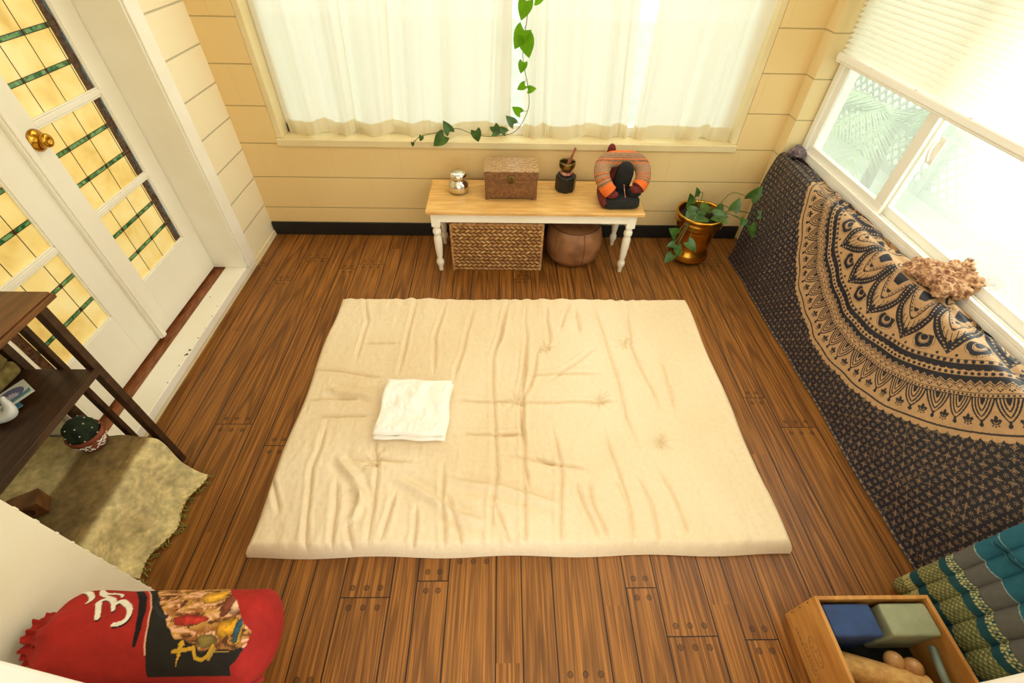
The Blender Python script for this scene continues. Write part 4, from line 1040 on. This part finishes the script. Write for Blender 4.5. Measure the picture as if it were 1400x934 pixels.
# ------------------------------------------------------------ rocks on the sill
def rock(name, c, parts, mat, label, cat, vox=.004, disp=.012, ds=.02, seed=1):
    m = MB()
    for (dx, dy, dz, r) in parts: m.sphere((c[0] + dx, c[1] + dy, c[2] + dz), r, 8, 10)
    o = m.build(name, mat, None, smooth=True)
    rm = o.modifiers.new('remesh', 'REMESH'); rm.mode = 'VOXEL'; rm.voxel_size = vox
    tx = bpy.data.textures.new(name, 'VORONOI' if disp > .01 else 'CLOUDS'); tx.noise_scale = ds
    d = o.modifiers.new('disp', 'DISPLACE'); d.texture = tx; d.strength = disp; d.mid_level = .5; d.texture_coords = 'GLOBAL'
    tx2 = bpy.data.textures.new(name + '_b', 'CLOUDS'); tx2.noise_scale = ds * .5
    d2 = o.modifiers.new('disp2', 'DISPLACE'); d2.texture = tx2; d2.strength = disp * .7; d2.texture_coords = 'GLOBAL'
    return tag(o, label, cat)
r = random.Random(5); parts = []
base = [(-.060, .105, .03, .030), (-.025, .085, .035, .036), (.0, .05, .04, .042), (.02, .02, .045, .045), (-.035, .03, .035, .038), (-.03, -.02, .035, .036), (.045, .055, .06, .030), (.045, -.01, .05, .036), (.075, .04, .075, .022), (.10, .055, .085, .016), (.075, -.035, .05, .026), (.11, -.035, .055, .020), (.13, -.055, .062, .014), (.10, -.07, .045, .018), (-.055, -.045, .03, .026), (.005, -.055, .035, .028), (-.075, .075, .028, .02), (0.14, -.03, .068, .012)]
for b in base:
    parts.append(b)
    for k in range(4):
        d = Vector((r.uniform(-1, 1), r.uniform(-1, 1), r.uniform(-.3, 1))).normalized() * b[3] * .8; parts.append((b[0] + d.x, b[1] + d.y, max(.012, b[2] + d.z), b[3] * r.uniform(.35, .55)))
rock('coral_rock', (1.682, 1.345, .634), parts, M['coral'], 'knobbly pinkish tan coral rock on the window sill above the tapestry', 'rock', .003, .018, .016)
rock('amethyst_cluster', (1.672, 2.555, .625), [(0, 0, .03, .033), (-.02, .01, .022, .024), (.02, -.01, .024, .026), (.0, .015, .045, .02), (.01, -.02, .03, .024)], M['amethyst'], 'small grey-purple amethyst rock at the far corner of the tapestry', 'rock', .003, .011, .010)

# ------------------------------------------------------------ pine crate with yoga props
def crate(x0, x1, y0, y1, h, label, stamp):
    t = thing('wooden_crate', label, 'crate', ((x0 + x1) / 2, (y0 + y1) / 2, 0)); th = .011
    for nm, b in (('side_board', (x0, x0 + th, y0, y1)), ('side_board', (x1 - th, x1, y0, y1)), ('end_board', (x0 + th, x1 - th, y1 - th, y1)), ('end_board', (x0 + th, x1 - th, y0, y0 + th))):
        m = MB(); m.box(*b, .012, h); m.build(nm, M['pine'], t, bevel=.0015)
    m = MB(); m.box(x0, x1, y0, y1, 0, .012); m.build('base_board', M['pine'], t, bevel=.001)
    for z_ in (.045, .100, .150):
        m = MB(); m.box(x0 - .0008, x0 + .001, y1 - .009, y1 - .005, z_, z_ + .005); m.build('nail_head', M['nail'], t)
    if stamp:
        m = MB(); rr = random.Random(2); X = x0 - .0005
        for z_, ya, yb in ((.032, .365, .318), (.049, .316, .205), (.036, .318, .238), (.036, .228, .20)):
            y = ya
            while y > yb:
                wdt = rr.uniform(.0016, .004); hgt = .008
                m.box(X - .0003, X + .0005, y - .0010, y, z_, z_ + hgt)
                if rr.random() < .6: m.box(X - .0003, X + .0005, y - wdt, y, z_ + rr.choice((0, hgt / 2, hgt - .001)), z_ + rr.choice((0, hgt / 2, hgt - .001)) + .0012)
                y -= wdt + .0018
        path = [(X, .288 + .040 * math.cos(a), .092 + .020 * math.sin(a)) for a in np.linspace(0, 2 * PI, 50)]
        m.tube(path, .0007, 5)
        for k in range(26): y = .288 + rr.uniform(-.03, .03); z_ = .092 + rr.uniform(-.012, .012); m.box(X - .0003, X + .0005, y, y + rr.uniform(.001, .006), z_, z_ + .001)
        m.build('faded_stamp', M['stamp'], t)
    return t
crate(.948, 1.300, .132, .411, .198, 'open pine crate stamped with faded ink, holding yoga props', True)
m = MB(); m.box(.962, 1.287, .146, .398, .0125, .030); tag(m.build('black_cloth_and_shade', M['black_cloth_and_shade'], None, bevel=.006), 'black sheet added as shade in the bottom of the open pine crate', 'cloth')  # dark sheet added to stand in for shade inside the crate
def yblock(x0, x1, mat, label):
    m = MB(); m.box(x0, x1, .306, .392, .031, .189); o = m.build('yoga_block', mat, None, bevel=.008, seg=3); tag(o, label, 'yoga block')
yblock(.966, 1.112, M['navy_foam'], 'navy blue foam yoga block in the pine crate')
yblock(1.140, 1.284, M['sage_foam'], 'sage grey foam yoga block in the pine crate beside the blue one')
P = tube_pts(smooth_path([(.985, .262, .095), (1.09, .228, .105), (1.22, .186, .118)], 40), np.r_[.001, .03, np.full(36, .036), .03, .001], 40)
tag(grid_obj('cork_roller', P, M['cork'], None, closev=True), 'tan cork roller lying at the front of the pine crate', 'roller')
mg = thing('ball_massager', 'wooden massager with round polished balls in the pine crate', 'massager', (1.19, .25, .10))
for (x, y, z_) in ((1.150, .258, .120), (1.190, .240, .128)):
    m = MB(); m.sphere((x, y, z_), .026, 20, 28); m.build('ball', M['bead'], mg, smooth=True)
m = MB(); m.tube([(1.145, .262, .10), (1.225, .215, .10)], .007, 12); m.build('handle', M['bead'], mg, smooth=True)
m = MB(); m.tube(smooth_path([(1.262, .286, .150), (1.252, .255, .155), (1.240, .215, .160), (1.238, .17, .155)], 24), .0105, 16); tag(m.build('rubber_tube', M['grey_tube'], None, smooth=True), 'grey-green rubber tube along the right inside of the pine crate', 'tube')

# ------------------------------------------------------------ Thai roll-up mat leaning on the tapestry
def thai_mat():
    t = thing('quilted_mat', 'teal and olive quilted roll-up mat leaning beside the pine crate', 'mat', (1.38, .32, 0))
    A = np.array([1.335, .0]); B = np.array([1.425, .62]); L = np.linalg.norm(B - A); e = (B - A) / L; nrm = np.array([-e[1], e[0]])
    ys = [.478, .428, .372, .308, .238, .165]; rs = [.026, .029, .033, .036, .038, .036]
    teal = np.array([38, 98, 116]) / 255; grey = np.array([98, 96, 92]) / 255; olive = np.array([132, 132, 84]) / 255; cream = np.array([196, 190, 128]) / 255; dteal = np.array([28, 72, 80]) / 255
    for k, (yc, rr) in enumerate(zip(ys, rs)):
        s = np.linspace(.0, .70, 300); a = np.linspace(0, 2 * PI, 64, endpoint=False)
        S, Aq = np.meshgrid(s, a, indexing='ij')
        endr = np.clip(S / .03, 0, 1) ** .4 * np.clip((.70 - S) / .03, 0, 1) ** .4
        ca, sa = np.cos(Aq), np.sin(Aq)
        Rr = rr * 1.08 * endr * (1 + .02 * np.sin(S * 60 + k))
        off = Rr * np.sign(sa) * np.abs(sa) ** .9 * .95
        Cc = A + e * .0
        X = A[0] + e[0] * S + nrm[0] * (off - .0) + .028; Zv = A[1] + e[1] * S + nrm[1] * off + .012; Yv = yc + Rr * ca
        Sb = S + .006 * np.sin(Yv * 30)
        col = np.broadcast_to(teal, X.shape + (3,)).copy()
        g = (Sb < .216); col[g] = olive
        d1 = np.abs(((Sb / .016 + Aq * 2.2) % 1) - .5); d2 = np.abs(((Sb / .016 - Aq * 2.2) % 1) - .5)
        col[g & ((d1 < .10) | (d2 < .10))] = np.array([84, 84, 50]) / 255; col[g & (d1 > .36) & (d2 > .36)] = cream
        g = (Sb > .216) & (Sb < .244); col[g] = dteal; col[g & (np.abs(Sb - .230) < .0022) & ((Aq * 10 % 1) < .5)] = cream
        g = (Sb > .244) & (Sb < .274); col[g] = dteal; i = np.floor((Sb - .244) / .010); col[g & (((Aq * 3.6 + i * .5) % 1) < .55) & (((Sb - .244) / .010 % 1) < .8)] = cream
        g = (Sb > .274) & (Sb < .346); col[g] = grey
        for q in (.346, .425, .60): col[np.abs(Sb - q) < .0014] = np.array([150, 176, 168]) / 255
        g = (Sb < .135) & (Sb > .10); col[g] = dteal
        g = (Sb < .10) & (Sb > .07) & (((Aq * 3.6) % 1) < .55); col[g] = cream
        P = np.stack([X, Yv, Zv], -1)
        grid_obj('tube_cushion', P, M['silk'], t, col=col, closev=True)
    m = MB(); pts = []
    for yq, off in ((.500, .002), (.478, .030), (.453, .020), (.428, .036), (.400, .022), (.372, .038), (.340, .028), (.308, .043), (.272, .034), (.238, .046)):
        s = .40 + (.478 - yq) * .25; pts.append((A[0] + e[0] * s + nrm[0] * (off) + .028, yq, e[1] * s + nrm[1] * off + .012))
    pth = smooth_path(pts, 70); m.grid(tube_pts(pth, .0075, 8, .25), closev=True); pth2 = pth + np.array([0, 0, .013]); m.grid(tube_pts(pth2, .005, 8, .3), closev=True)
    m.build('tie_strap', M['teal_cord'], t, smooth=True)
thai_mat()

# ------------------------------------------------------------ shelf unit at the left
sh = thing('shelf_unit', 'dark walnut three-tier open shelf unit beside the glazed doors', 'shelf', (-1.42, .76, 0))
for y0_, y1_ in ((.978, 1.004), (.515, .541)):
    for x0_, x1_ in ((-1.323, -1.295), (-1.543, -1.515)):
        m = MB(); m.box(x0_, x1_, y0_, y1_, 0, .842); m.build('leg', M['dark_wood'], sh, bevel=.002)
    m = MB(); m.box(-1.420, -1.397, y0_ + .004, y1_ - .004, .02, .842); m.build('side_slat', M['dark_wood'], sh, bevel=.002)
m = MB(); m.box(-1.560, -1.262, .508, 1.022, .842, .858); m.box(-1.555, -1.268, .512, 1.017, .858, .866); m.build('top_board', M['dark_wood_top'], sh, bevel=.003)
m = MB(); m.box(-1.540, -1.300, .54, .980, .562, .578); m.box(-1.302, -1.292, .54, .98, .556, .580); m.build('shelf_board', M['dark_wood'], sh, bevel=.002)
m = MB(); m.box(-1.770, -1.300, .54, .962, .200, .218); m.build('shelf_board', M['dark_wood'], sh, bevel=.002)

# throw over the lowest shelf
prof = smooth_path([(-1.755, .226), (-1.45, .228), (-1.345, .229), (-1.318, .228), (-1.288, .214), (-1.268, .17), (-1.245, .10), (-1.222, .04), (-1.200, .018), (-1.165, .012)], 260)
L = np.r_[0, np.cumsum(np.hypot(*np.diff(prof, axis=0).T))]; ns_ = 260; ny_ = 260
Sg, V = np.meshgrid(L, np.linspace(0, 1, ny_), indexing='ij')
Sq = Sg - .165; far_y = np.interp(Sq, [0, .25, .32, .45, L[-1]], [.958, .958, .955, .930, .900]); near_y = np.interp(Sq, [0, .3, L[-1]], [.548, .55, .525])
Yt = near_y + (far_y - near_y) * V + .004 * np.sin(Sg * 40)
X = np.interp(Sg, L, prof[:, 0]); Zt = np.interp(Sg, L, prof[:, 1])
dr = sstep(.27, .42, Sq)
X = X - .055 * (1 - V) * sstep(.30, .50, Sq) + dr * (.012 * np.sin(Yt * 32 + Sg * 6) + .016 * fbm(Yt * 7, Sg * 3, 3, 5)); Zt = Zt + .004 * np.abs(fbm(Yt * 12, Sg * 12, 3, 2)) + dr * .010 * np.clip(fbm(Yt * 6, Sg * 4, 3, 6) + .2, 0, 1)
X = np.minimum(X, -1.14)
la = np.array([208, 190, 136]) / 255; ba = np.array([138, 114, 70]) / 255; la2 = np.array([178, 166, 98]) / 255
k = (sstep(.075, .10, Sq) * (1 - sstep(.275, .300, Sq)))[..., None]; n_ = (fbm(Yt * 40, Sg * 40, 3, 3) * .5 + fbm(Yt * 8, Sg * 8, 2, 13) * .4)[..., None]
col = (la * (1 - k) + ba * k) * (1 + .40 * n_)
th_ = thing('woven_throw', 'olive and tan woven throw draped over the lowest shelf', 'throw', (-1.3, .76, .22))
grid_obj('cloth', np.stack([X, Yt, Zt], -1), M['throw'], th_, col=col)
m = MB(); rr = random.Random(3)
ex = X[-1]; ey = Yt[-1]; ez = Zt[-1]
for i in range(0, ny_, 11):
    a = (ex[i] - .004, ey[i], ez[i]); p = [a]; an = rr.uniform(-.6, .6)
    for q in range(1, 5): p.append((a[0] + .007 * q, a[1] + an * .008 * q + rr.uniform(-.008, .008), max(.004, a[2] - .002 * q + rr.uniform(-.003, .003))))
    m.tube(smooth_path(p, 12), .0022, 6)
for i in range(150, 250, 14):
    pass
m.build('fringe', M['fringe'], th_, smooth=True)

# cactus in terracotta pot
cc = (-1.468, .922, .236)
cp = thing('terracotta_pot', 'small terracotta pot daubed with white paint on the woven throw', 'pot', cc)
lathe('pot_body', [(0, 0), (.044, 0), (.050, .02), (.058, .052), (.060, .058), (.064, .060), (.065, .078), (.058, .080), (.055, .066), (0, .060)], M['terracotta'], cp, cc, 48)
m = MB(); rr = random.Random(6)
for k in range(26):
    a0 = rr.uniform(-2.6, .6); z_ = .018 + .034 * rr.random(); l = rr.uniform(.15, .5); ra = .0445 + (z_) * .26 + .0012
    pth = [(cc[0] + (ra) * math.cos(a0 + l * q), cc[1] + ra * math.sin(a0 + l * q), cc[2] + z_ + .005 * math.sin(q * 5 + k)) for q in np.linspace(0, 1, 10)]
    m.grid(tube_pts(pth, rr.uniform(.0012, .003), 6, 1.), closev=True)
m.build('white_paint', M['white_yarn'], cp, smooth=True)
ca = thing('cactus', 'round ribbed dark green cactus with white tufts in the terracotta pot', 'cactus', (cc[0], cc[1], cc[2] + .06))
U, V = np.meshgrid(np.linspace(.02, PI - .3, 40), np.linspace(0, 2 * PI, 160, endpoint=False), indexing='ij')
Rb = .055 * np.sin(U) * (1 + .13 * np.abs(np.cos(V * 3.5)) - .08); P = np.stack([cc[0] + Rb * np.cos(V), cc[1] + Rb * np.sin(V), cc[2] + .095 + .058 * np.cos(U)], -1)
grid_obj('ribbed_body', P, M['cactus'], ca, closev=True)
for k in range(7):
    v_ = (k * PI / 3.5)
    for u_ in (.7, 1.25, 1.8): rb = .0578 * math.sin(u_); MB().sphere((cc[0] + rb * math.cos(v_), cc[1] + rb * math.sin(v_), cc[2] + .095 + .059 * math.cos(u_)), .0028, 6, 8).build('tuft', M['white_yarn'], ca, smooth=True)

cp.scale = (.88, .88, .88); ca.scale = (.88, .88, .88); ca.location.z = cc[2] + .06 * .88
# things on the middle shelf
X0, Y0, Z0 = -1.455, .885, .580
m = MB()
def card(cx_, cy__, w_, d_, ang, zc, tilt, mats, name, label, art):
    t = thing(name, label, 'card', (cx_, cy__, zc)); c_, s_ = math.cos(ang), math.sin(ang)
    def pt(a, b, h=0): return (cx_ + a * c_ - b * s_, cy__ + a * s_ + b * c_, zc + h + (a + w_ / 2) * tilt)
    m = MB(); q = [(-w_ / 2, -d_ / 2), (w_ / 2, -d_ / 2), (w_ / 2, d_ / 2), (-w_ / 2, d_ / 2)]
    m.add([pt(a, b, 0) for a, b in q] + [pt(a, b, .002) for a, b in q], [(3, 2, 1, 0), (4, 5, 6, 7), (0, 1, 5, 4), (1, 2, 6, 5), (2, 3, 7, 6), (3, 0, 4, 7)])
    m.build('card_stock', mats[0], t)
    if art:
        m = MB(); n = 32; m.add([pt(0, .003, .0024)] + [pt(.036 * math.cos(i * 2 * PI / n), .003 + .026 * math.sin(i * 2 * PI / n), .0024) for i in range(n)], [(0, i + 1, (i + 1) % n + 1) for i in range(n)], 0)
        for k in range(9):
            a = PI * (.08 + k * .105); l = .026 - .006 * abs(k - 4) / 4
            p0 = (0, -.014); tip = (math.cos(a) * l * 1.1, -.014 + math.sin(a) * l); md = (math.cos(a) * l * .6, -.014 + math.sin(a) * l * .6); nx_, ny__ = -math.sin(a) * .004, math.cos(a) * .004
            m.add([pt(*p0, .0028), pt(md[0] + nx_, md[1] + ny__, .0028), pt(*tip, .0028), pt(md[0] - nx_, md[1] - ny__, .0028)], [(0, 3, 2, 1)], 1)
        m.add([pt(-.040, -.030, .0026), pt(.042, -.030, .0026), pt(.046, -.012, .0026), pt(.01, -.02, .0026), pt(-.02, -.012, .0026)], [(0, 1, 2, 3, 4)], 2)
        m.build('printed_lotus', [mats[1], mats[2], mats[3]], t)
    return t
M['card_blue'] = basic('pale_blue_card', rgb(96, 152, 164), rgb(70, 124, 140), .6)
M['card_white'] = basic('cream_card', rgb(232, 232, 214), rgb(214, 220, 210), .5)
M['card_violet'] = basic('slate_violet_ink', rgb(96, 100, 140), rgb(120, 124, 160), .6)
M['card_pink'] = basic('pale_lotus_ink', rgb(226, 220, 232), None, .6)
card(-1.475, .800, .125, .095, 1.02, .5815, .05, [M['card_blue']], 'blue_booklet', 'pale blue booklet lying under the lotus card on the shelf', False)
card(-1.447, .852, .098, .078, .98, .592, .12, [M['card_white'], M['card_violet'], M['card_pink'], M['card_blue']], 'lotus_card', 'cream card printed with a lotus in a circle on the middle shelf', True)
hb = thing('ceramic_bird', 'small glossy white ceramic figure with upright neck beside the card', 'figurine', (-1.43, .835, .58))
pth = smooth_path([(-1.452, .765, .596), (-1.434, .770, .598), (-1.412, .778, .600), (-1.398, .790, .606), (-1.400, .802, .624), (-1.406, .808, .640), (-1.404, .812, .652)], 30)
rr_ = np.interp(np.linspace(0, 1, 30), [0, .1, .3, .5, .65, .8, .95, 1], [.002, .011, .016, .017, .012, .008, .007, .002]); P = tube_pts(pth, rr_, 24)
P[..., 2] = np.maximum(P[..., 2], .5805)
grid_obj('body', P, M['ceramic'], hb, closev=True)
bc_ = MB(); bc_.box(-1.592, -1.536, .905, .975, .588, .66)
o = thing('folded_cloth', 'folded olive woven cloth at the back of the middle shelf', 'cloth', (-1.56, .93, .58))
blob('fold', (-1.548, .910, .604), (.044, .066, .024), M['olive_cloth'], o, .4, (0, 0, 0), 3); blob('fold', (-1.550, .908, .646), (.042, .064, .020), M['olive_cloth'], o, .4, (0, 0, .03), 5); blob('fold', (-1.552, .905, .682), (.040, .062, .018), M['olive_cloth'], o, .4, (0, 0, -.03), 7)
# little wooden block with a round hole
hbx = thing('incense_block', 'dark wooden block with a round hole at the near end of the throw', 'block', (-1.53, .60, .24))
cx_, cy__, z0_ = -1.500, .668, .240; n = 28
ang = .55; ca_, sa_ = math.cos(ang), math.sin(ang)
def bl_(a, b, c): return (cx_ + a * ca_ - b * sa_, cy__ + a * sa_ + b * ca_, z0_ + c)
m = MB(); hw_, hd_, hh_, rh = .040, .030, .062, .019
for sgn in (1, -1):
    ring = [bl_(rh * math.cos(i * 2 * PI / n), -hd_ * sgn, hh_ / 2 + rh * math.sin(i * 2 * PI / n)) for i in range(n)]
    def sqp(i):
        a = i * 2 * PI / n; c_, s_ = math.cos(a), math.sin(a); k = 1 / max(abs(c_) / hw_, abs(s_) / (hh_ / 2)); return bl_(c_ * k, -hd_ * sgn, hh_ / 2 + s_ * k)
    outr = [sqp(i) for i in range(n)]
    m.add(ring + outr, [((i, (i + 1) % n, n + (i + 1) % n, n + i) if sgn < 0 else (n + i, n + (i + 1) % n, (i + 1) % n, i)) for i in range(n)])
for a_, b_ in (((-hw_, 0), (hw_, 0)), ((hw_, 0), (hw_, hh_)), ((hw_, hh_), (-hw_, hh_)), ((-hw_, hh_), (-hw_, 0))):
    m.add([bl_(a_[0], -hd_, a_[1]), bl_(b_[0], -hd_, b_[1]), bl_(b_[0], hd_, b_[1]), bl_(a_[0], hd_, a_[1])], [(0, 1, 2, 3)])
hole = np.array([[bl_(rh * math.cos(i * 2 * PI / n), b, hh_ / 2 + rh * math.sin(i * 2 * PI / n)) for i in range(n)] for b in (-hd_, hd_)]); m.grid(hole, closev=True)
m.build('block_body', M['dark_wood_top'], hbx)

# ------------------------------------------------------------ crate at lower left with the red drawstring mat bag
crate(-1.10, -.73, .135, .360, .292, 'pine crate on the floor beneath the red drawstring bag', False)
def mat_bag():
    y0_, z0_, r0 = .284, .392, .098; xa, xb = -1.118, -.548
    ns_, na_ = 420, 300
    S, Aq = np.meshgrid(np.linspace(0, 1, ns_), np.linspace(-PI, PI, na_, endpoint=False), indexing='ij')
    X = xa + (xb - xa) * S
    ee = np.clip((1 - S) / .085, 0, 1); rad = r0 * np.sqrt(1 - (1 - ee) ** 2.2)
    nk = sstep(.0, .17, S); rad = rad * (.42 + .58 * nk)
    gather = np.exp(-(S / .10) ** 2); rad = rad + gather * (.0045 * np.sin(Aq * 15 + S * 20) + .0025 * np.sin(Aq * 27)) + .010 * np.exp(-((S - .0) / .03) ** 2)
    X = X + (1 - S) ** 6 * .005 * np.sin(Aq * 9)
    rad = rad * (1 + .03 * fbm(S * 6, Aq * 1.5, 3, 4) + .055 * np.exp(-((S - .16) / .12) ** 2) * np.sin(Aq * 7 + 1.5 * np.sin(S * 14)))
    P = np.stack([X, y0_ + rad * np.sin(Aq), z0_ - .012 * (1 - S) ** 1 + rad * np.cos(Aq)], -1)
    d = np.degrees(Aq)
    red = np.array([176, 42, 34]) / 255; dr = np.array([126, 28, 24]) / 255
    k = np.clip(.5 + fbm(X * 12, Aq * 2, 3, 9), 0, 1)[..., None]; col = red * (1 - .35 * k) + dr * .35 * k
    def C(mask, c): col[mask] = np.array(c) / 255
    rs_ = r0; r0 = .099
    Xm = -1.225 + S * .625; Ym = Aq * r0                                            # unrolled metres
    def L(pts): return [(x, math.radians(a) * r0) for x, a in pts]
    # dark printed panel
    edge = np.array([(-.988, 78), (-.937, 47.9), (-.901, 22.7), (-.881, -1.4), (-.873, -22.4), (-.865, -40.)])
    lx = np.interp(d, edge[::-1, 1], edge[::-1, 0]); rx = np.interp(d, [-50, -42, -25, -8, 1, 32, 48, 80], [-.66, -.645, -.628, -.624, -.645, -.690, -.722, -.76])
    panel = (Xm > lx) & (Xm < rx) & (d > -66) & (d < 82); C(panel, (38, 34, 28))
    C((np.abs(Xm - lx) < .0022) & (d > -34) & (d < 82), (226, 170, 138))
    # golden printed figure group, kept abstract
    fx = np.array([(-.955, 80), (-.926, 55), (-.875, 23.5), (-.84, 3.9), (-.803, -15.9), (-.751, -21.6), (-.737, -30.1), (-.688, -27.6), (-.645, -28)])
    low = np.interp(Xm, fx[:, 0], fx[:, 1]); fig = panel & (d > low + 5 * fbm(X * 60, Aq * 6, 2, 77)) & (Xm > -.955)
    n1 = fbm(X * 34, Aq * 4.2, 4, 51); n2 = fbm(X * 70 + n1 * 3, Aq * 9, 3, 61)
    cg = np.array([212, 158, 78]) / 255; cb = np.array([150, 92, 44]) / 255; cp_ = np.array([232, 176, 136]) / 255; dk = np.array([92, 58, 34]) / 255
    w1_ = np.clip(.5 + n1 * 1.6, 0, 1)[..., None]; cc_ = cg * w1_ + cb * (1 - w1_); w2_ = np.clip((n2 - .12) * 6, 0, 1)[..., None]; cc_ = cc_ * (1 - w2_) + cp_ * w2_
    w3_ = np.clip((-n2 - .16) * 8, 0, 1)[..., None]; cc_ = cc_ * (1 - w3_) + dk * w3_
    col[fig] = cc_[fig]
    def blobp(x, a, rx_, ra_, c, only=None):
        e_ = ((Xm - x) / rx_) ** 2 + ((d - a) / ra_) ** 2 - .9 * n2; q = (e_ < 1) & panel; sh__ = (1.08 - .35 * np.clip(e_, 0, 1) + .35 * n1)[..., None]
        col[q] = (np.array(c) / 255 * sh__)[q]; C((np.abs(e_ - 1.06) < .07) & panel & (n1 > -.1), (86, 52, 34))
    blobp(-.785, 6, .040, 7, (190, 56, 44)); blobp(-.757, 44, .030, 13, (226, 166, 52)); blobp(-.680, -4, .026, 12, (226, 162, 40)); blobp(-.652, -12, .012, 13, (206, 152, 52))
    blobp(-.705, 32, .016, 20, (138, 72, 48)); blobp(-.680, 30, .018, 17, (224, 176, 142)); blobp(-.655, -8, .008, 14, (52, 84, 96)); blobp(-.725, -19, .026, 7, (156, 132, 66))
    dd, tq = pdist(Xm, Ym, L([(-.905, 40), (-.893, 24), (-.862, 12), (-.846, 10)])); C((dd < .004) & panel, (46, 48, 48))
    dd, tq = pdist(Xm, Ym, L([(-.783, -21.5), (-.785, -34), (-.791, -48.0)])); C((dd < .006 * (1.1 - tq) * (1 + .4 * np.sin(tq * 40))) & panel, (214, 164, 48))
    dd, tq = pdist(Xm, Ym, L([(-.80, -30), (-.77, -28), (-.752, -26), (-.745, -38), (-.73, -41), (-.715, -36), (-.706, -24.7)])); C((dd < .004) & panel, (206, 158, 46))
    dd, tq = pdist(Xm, Ym, L([(-.700, -28), (-.706, -34), (-.712, -40)])); C((dd < .0035) & panel, (176, 140, 62)); dd, tq = pdist(Xm, Ym, L([(-.700, -31), (-.665, -31)])); C((dd < .0014) & panel, (176, 140, 62))
    # black swoosh and the om sign
    dd, tq = pdist(Xm, Ym, L([(-1.022, 80), (-1.000, 70.0), (-.945, 39.1), (-.916, 16.2), (-.902, -3.4), (-.899, -22.3)])); C(dd < .0075 * (.35 + np.sin(PI * np.clip(tq * .8 + .12, 0, 1)) * .8), (26, 22, 22))
    strokes = [[(-1.023, 12), (-1.030, 20), (-1.040, 30), (-1.050, 40), (-1.046, 47), (-1.030, 46), (-1.012, 38), (-.996, 24.0)],
               [(-1.005, 35), (-.995, 41), (-.978, 36), (-.958, 27.4), (-.946, 15.1), (-.946, 6.8), (-.956, 2.3), (-.972, .6)],
               [(-1.006, 36), (-1.022, 46), (-1.050, 55), (-1.078, 64), (-1.092, 76)], [(-1.092, 76), (-1.07, 66), (-1.045, 66), (-1.022, 62), (-1.008, 53)],
               [(-1.128, 66), (-1.108, 62), (-1.088, 52), (-1.083, 40)]]
    wd = [.0062, .0062, .0048, .0045, .0062]
    for pas in (0, 1):
        for sk, w_ in zip(strokes, wd):
            sp = smooth_path([(x, math.radians(a * .82 + 1) * r0) for x, a in sk], 26)
            if pas == 0: sp = sp + np.array([.0040, -.0035])
            dd, tq = pdist(Xm, Ym, sp); C(dd < w_ * (1.0 - .35 * tq ** 3), (30, 24, 24) if pas == 0 else (240, 232, 212))
    q = (np.abs(Xm + 1.140) + np.abs(Ym - math.radians(58) * r0)) < .0075; C(q, (240, 232, 212))
    X = P[..., 0]; r0 = rs_
    t = thing('drawstring_bag', 'red drawstring yoga mat bag printed with an om sign, lying lower left', 'bag', (-.9, .3, .17))
    grid_obj('bag_body', P, M['cloth_col'], t, col=col, closev=True)
    m = MB(); pth = [(xa + .032 + .002 * math.sin(5 * q), y0_ + .052 * math.sin(q), z0_ - .012 + .052 * math.cos(q)) for q in np.linspace(0, 2 * PI, 50)]; m.tube(pth, .0035, 8)
    m.build('drawstring', M['bag_cord'], t, smooth=True)
    m = MB(); pth = smooth_path([(-.58, .215, .325), (-.63, .182, .345), (-.74, .176, .340), (-.86, .180, .350), (-.95, .190, .36)], 60); m.grid(tube_pts(pth, .016, 12, .35), closev=True); m.build('strap', M['bag_cord'], t, smooth=True)
M['bag_cord'] = basic('red_cord', rgb(168, 38, 32), rgb(130, 26, 22), .85, scale=30)
mat_bag()
# dark knitted thing behind the bag neck
m = MB()
th_c = np.linspace(0, 2 * PI * 4, 200); rc = .012 + .0115 * th_c / (2 * PI)
for zz_c in (.306, .324): m.tube(np.stack([-1.094 + rc * np.cos(th_c) * .9, .318 + rc * np.sin(th_c) * .55, np.full(200, zz_c)], 1), .0088, 8)
tag(m.build('coiled_mat', M['dark_rug'], None, smooth=True), 'dark coiled knitted mat on the crate behind the red bag neck', 'mat')

# ------------------------------------------------------------ light
wd = bpy.data.worlds.new('sky'); scene.world = wd; wd.use_nodes = True
bg = wd.node_tree.nodes['Background']; bg.inputs[0].default_value = (1.0, .985, .93, 1); bg.inputs[1].default_value = 2.0
def area(name, loc, target, sx, sy, power, color):
    l = bpy.data.lights.new(name, 'AREA'); l.shape = 'RECTANGLE'; l.size = sx; l.size_y = sy; l.energy = power; l.color = color
    o = bpy.data.objects.new(name, l); COL.objects.link(o); o.location = loc
    o.rotation_euler = (Vector(target) - Vector(loc)).to_track_quat('-Z', 'Y').to_euler(); return o
area('window_light_right', (1.58, 1.35, 1.70), (-.2, 1.2, .0), .45, 2.2, 22, (1, .97, .91))
area('window_light_back', (0.0, 2.60, 1.78), (0, 1.2, 0), 2.2, .4, 12, (1, .95, .86))
area('fill_light', (-.1, .75, 2.28), (-.1, .9, 0), 2.2, 1.2, 6, (1, .96, .88))  # unseen lamp added under the ceiling to brighten the room

# ------------------------------------------------------------ colour management
scene.view_settings.view_transform = 'Standard'; scene.view_settings.look = 'None'
scene.view_settings.exposure = 0.0
scene.cycles.use_denoising = True
scene.cycles.max_bounces = 10; scene.cycles.diffuse_bounces = 5; scene.cycles.transparent_max_bounces = 12
scene.cycles.sample_clamp_indirect = 6.0
scene.cycles.caustics_reflective = False; scene.cycles.caustics_refractive = False
